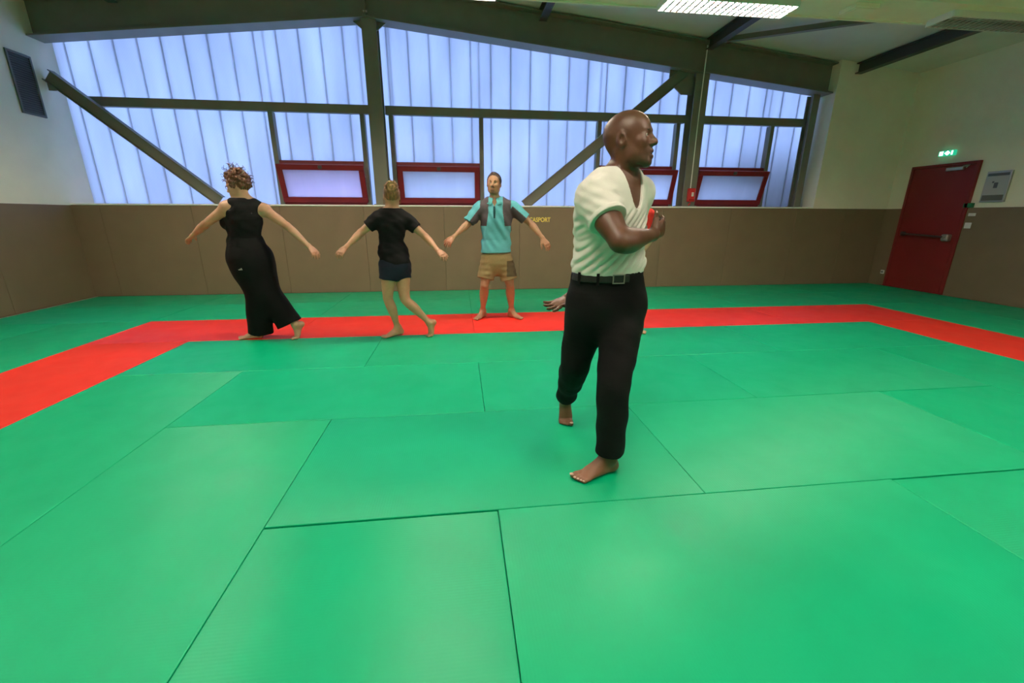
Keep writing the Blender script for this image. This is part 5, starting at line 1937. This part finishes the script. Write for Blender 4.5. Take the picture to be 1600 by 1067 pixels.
    F2.loft([(neck - V3(0, 0, 0.03), 0.056, 0.056, cr_), (neck + V3(0, 0, 0.08), 0.064, 0.066, cr_)], k=0.004, mode='sub')
    vb = neck + cf * 0.09 - V3(0, 0, 0.075)

    def opening(x, y, z):
        lat = (x - vb[0]) * cr_[0] + (y - vb[1]) * cr_[1]
        f_ = (x - neck[0]) * cf[0] + (y - neck[1]) * cf[1]
        return np.maximum(np.maximum(np.abs(lat) - 0.5 * (z - vb[2]), vb[2] - z), 0.02 - f_)
    F2.cut(opening, vb - 0.12, vb + 0.14, 0.004)
    tq, gy_ = np.array((0.115, 0.42, 0.48)), np.array((0.075, 0.062, 0.070))

    def polo_col(pos):
        c = np.tile(tq, (len(pos), 1))
        lat = (pos - chest) @ cr_
        z = pos[:, 2]
        al = np.abs(lat)
        # grey side panels on the chest, narrowing towards the ribs, over the shoulder
        lo_z = chest[2] - 0.06
        inner = 0.085 + 0.03 * np.clip((chest[2] + 0.1 - z) / 0.2, 0, 1)
        panel = (al > inner) & (al < 0.182) & (z > lo_z)
        # grey underside of the sleeves
        under = np.zeros(len(pos), bool)
        for sh, el in ((shl, ell), (shr, elr)):
            a = nrm(el - sh)
            t = (pos - sh) @ a
            q = pos - sh - t[:, None] * a
            under |= (al > 0.18) & (t > 0.0) & (q[:, 2] < 0.012) & (z > chest[2] - 0.12)
        c[panel | under] = gy_
        return c
    polo = put('polo_shirt', F2, root, M['polo_cloth'], 2, polo_col)
    # collar: two leaves around the neck
    for sx in (-1, 1):
        b = bmesh.new()
        rows = []
        for a in np.linspace(0.25, 2.9, 12):
            d_ = cf * math.cos(a) + cr_ * sx * math.sin(a)
            up_ = neck + d_ * 0.068 + V3(0, 0, 0.052 - 0.030 * math.cos(a) * (math.cos(a) > 0))
            dn = neck + d_ * (0.112 + 0.026 * max(math.cos(a), 0)) + V3(0, 0, 0.016 - 0.072 * max(math.cos(a), 0))
            rows.append((b.verts.new(Vector(up_ - o0)), b.verts.new(Vector(dn - o0))))
        for p_, q_ in zip(rows, rows[1:]):
            b.faces.new((p_[0], q_[0], q_[1], p_[1]))
        bmesh.ops.recalc_face_normals(b, faces=b.faces)
        bmesh.ops.solidify(b, geom=b.faces[:], thickness=0.006)
        co = obj('collar_leaf', b, M['collar'], polo, smooth=True)
    bpos = vb + cf * 0.045
    b = tube_bm([Vector(vb + cf * 0.040 - o0), Vector(vb + cf * 0.062 - V3(0, 0, 0.06) - o0), Vector(vb + cf * 0.064 - V3(0, 0, 0.13) - o0)], [0.012, 0.013, 0.010], 8)
    obj('placket', b, M['collar_dark'], polo)
    # shorts
    F3 = Field((0.10, 4.98, 0.45), (0.86, 5.58, 0.95), 0.005)
    tw = folds(81, 0.09, 0.005, spread=0.8, n=5)
    F3.loft([(pel - V3(0, 0, 0.10), 0.150, 0.120, pr), (pel - V3(0, 0, 0.04), 0.180, 0.134, pr), (pel + V3(0, 0, 0.06), 0.176, 0.130, pr)], k=0.02, flat=(False, True), p=2.2)
    for hp, kn, hm in ((hr, kr, at(758.5, 434, 5.27)), (hl, kl, at(796, 435, 5.27))):
        F3.loft([(hp + V3(0, 0, 0.02), 0.105, 0.118, pr), (hp + (hm - hp) * 0.5, 0.107, 0.116, pr), (hm - V3(0, 0, 0.012), 0.106, 0.112, pr)], k=0.03, flat=(False, True), disp=tw)
    kh, kd = np.array((0.27, 0.195, 0.092)), np.array((0.09, 0.07, 0.036))

    def kcol(pos):
        c = np.tile(kh, (len(pos), 1))
        lat = -((pos - pel) @ pr)
        m_ = (lat > 0.125) & (pos[:, 2] < pel[2] - 0.02) & (pos[:, 2] > 0.555)
        c[m_] = kd
        return c
    sh_ = put('shorts', F3, root, M['khaki'], 2, kcol)
    hair_cap(root, T, R, 1.0, M['hair_brown'], grow=0.009, front=(0.074, 0.080), nape=(0.0, -0.055), extra=lambda F_: F_.ell(T(0, 0.035, 0.106), (0.035, 0.042, 0.020), R, k=0.02), bumps=folds(91, 0.016, 0.002, n=5))
    return root


# ------------------------------------------------------------------ 5. person in red, mostly hidden
def build_red():
    pel, waist, chest, neck = at(979, 412, 4.46), at(981, 382, 4.45), at(985, 350, 4.44), at(984, 322, 4.44)
    headc = at(983, 298, 4.44)
    root = person('person in a red T-shirt almost hidden behind the man in white', (pel[0], 4.45, 0))
    pf, cf = nrm(V3(0.55, 0.83, 0)), nrm(V3(0.55, 0.83, 0))
    pr, cr_ = right_of(pf), right_of(cf)
    shr, elr, wrr, tpr = at(1013, 338, 4.33), at(1016, 372, 4.27), at(996, 402, 4.20), at(985, 410, 4.15)
    shl, ell, wrl, tpl = at(962, 338, 4.55), at(945, 372, 4.58), at(930, 398, 4.5), at(922, 408, 4.46)
    F1 = Field((1.45, 3.95, -0.02), (2.5, 4.95, 1.70), 0.006)
    sc = dict(w=0.95, d=1.0)
    add_torso(F1, torso_st(pel, waist, chest, neck, pf, cf, **sc), chest, neck, (shl, shr), cf)
    d1 = nrm(V3(0.95, -0.15, 0))
    ank_r, n1 = add_foot(F1, on_floor(1008, 521) - d1 * 0.05, d1, 1, 0.0, 0.95)
    ank_l, n2 = add_foot(F1, on_floor(962, 512), nrm(V3(0.5, 0.8, 0)), -1, 0.0, 0.95)
    hr, hl = pel + pr * 0.085 - V3(0, 0, 0.03), pel - pr * 0.085 - V3(0, 0, 0.03)
    kr, kl = at(988, 464, 4.42), at(968, 462, 4.52)
    add_leg(F1, hr, kr, ank_r, pf, 0.95)
    add_leg(F1, hl, kl, ank_l, pf, 0.95)
    arm_hand(F1, shr, elr, wrr, tpr, V3(-0.3, 0.6, -0.6), V3(0.3, 0.5, 0.6), 0.95)
    arm_hand(F1, shl, ell, wrl, tpl, V3(0.3, 0.6, -0.6), V3(-0.3, 0.5, 0.6), 0.95)
    T, R = add_head(F1, headc, V3(0.3, 0.95, 0), V3(0, 0, 1), s=0.92)
    neck_loft(F1, T, R, neck, cr_, 0.048)
    put('body', F1, root, M['skin_pale'], 1, skin_color((0.44, 0.265, 0.155), []))
    eyes(root, T, 0.92, R[1])
    F2 = Field((1.55, 4.05, 0.75), (2.45, 4.85, 1.50), 0.006)
    fd = folds(101, 0.10, 0.005, n=5)
    sst = torso_st(pel, waist, chest, neck, pf, cf, grow=0.014, **sc)
    sst[0] = (pel - V3(0, 0, 0.06), 0.172, 0.132, pr)
    sst[1] = (pel + V3(0, 0, 0.03), 0.170, 0.130, pr)
    F2.loft(sst, k=0.02, p=2.3, disp=fd, flat=(True, False))
    for sh, el in ((shl, ell), (shr, elr)):
        F2.cone(sh, neck + (sh - neck) * 0.4 + V3(0, 0, 0.004), 0.066, 0.058, k=0.05)
        a = nrm(el - sh)
        F2.loft([(sh, 0.072, 0.072, V3(1, 0, 0)), (sh + a * 0.18, 0.07, 0.07, V3(1, 0, 0))], k=0.03, disp=fd, flat=(False, True))
    F2.half(neck + V3(0, 0, 0.025), V3(0, 0, 1))
    put('t_shirt', F2, root, M['red_cloth'], 2)
    F3 = Field((1.6, 4.05, 0.40), (2.4, 4.85, 0.95), 0.006)
    F3.loft([(pel - V3(0, 0, 0.10), 0.150, 0.120, pr), (pel - V3(0, 0, 0.03), 0.170, 0.128, pr), (pel + V3(0, 0, 0.05), 0.162, 0.122, pr)], k=0.02, flat=(False, True), p=2.2)
    for hp, kn in ((hr, kr), (hl, kl)):
        F3.loft([(hp + V3(0, 0, 0.02), 0.098, 0.108, pr), (hp + (kn - hp) * 0.8, 0.092, 0.098, pr)], k=0.03, flat=(False, True), disp=fd)
    put('shorts', F3, root, M['black_cloth'], 2)
    hair_cap(root, T, R, 0.92, M['hair_brown'], grow=0.008, bumps=folds(111, 0.02, 0.003, n=5))
    return root


M['hair_light'] = material('light_blond_hair', (0.30, 0.15, 0.06), 0.5, noise=0.6, noise_scale=55, stretch=(1, 1, 0.4))
M['collar'] = material('turquoise_collar', (0.12, 0.46, 0.48), 0.85, spec=0.25, bump=0.1, bump_scale=200)
M['collar_dark'] = material('dark_teal_placket', (0.015, 0.07, 0.075), 0.85, spec=0.2)
build_curly()
build_bun()
build_polo()
build_red()
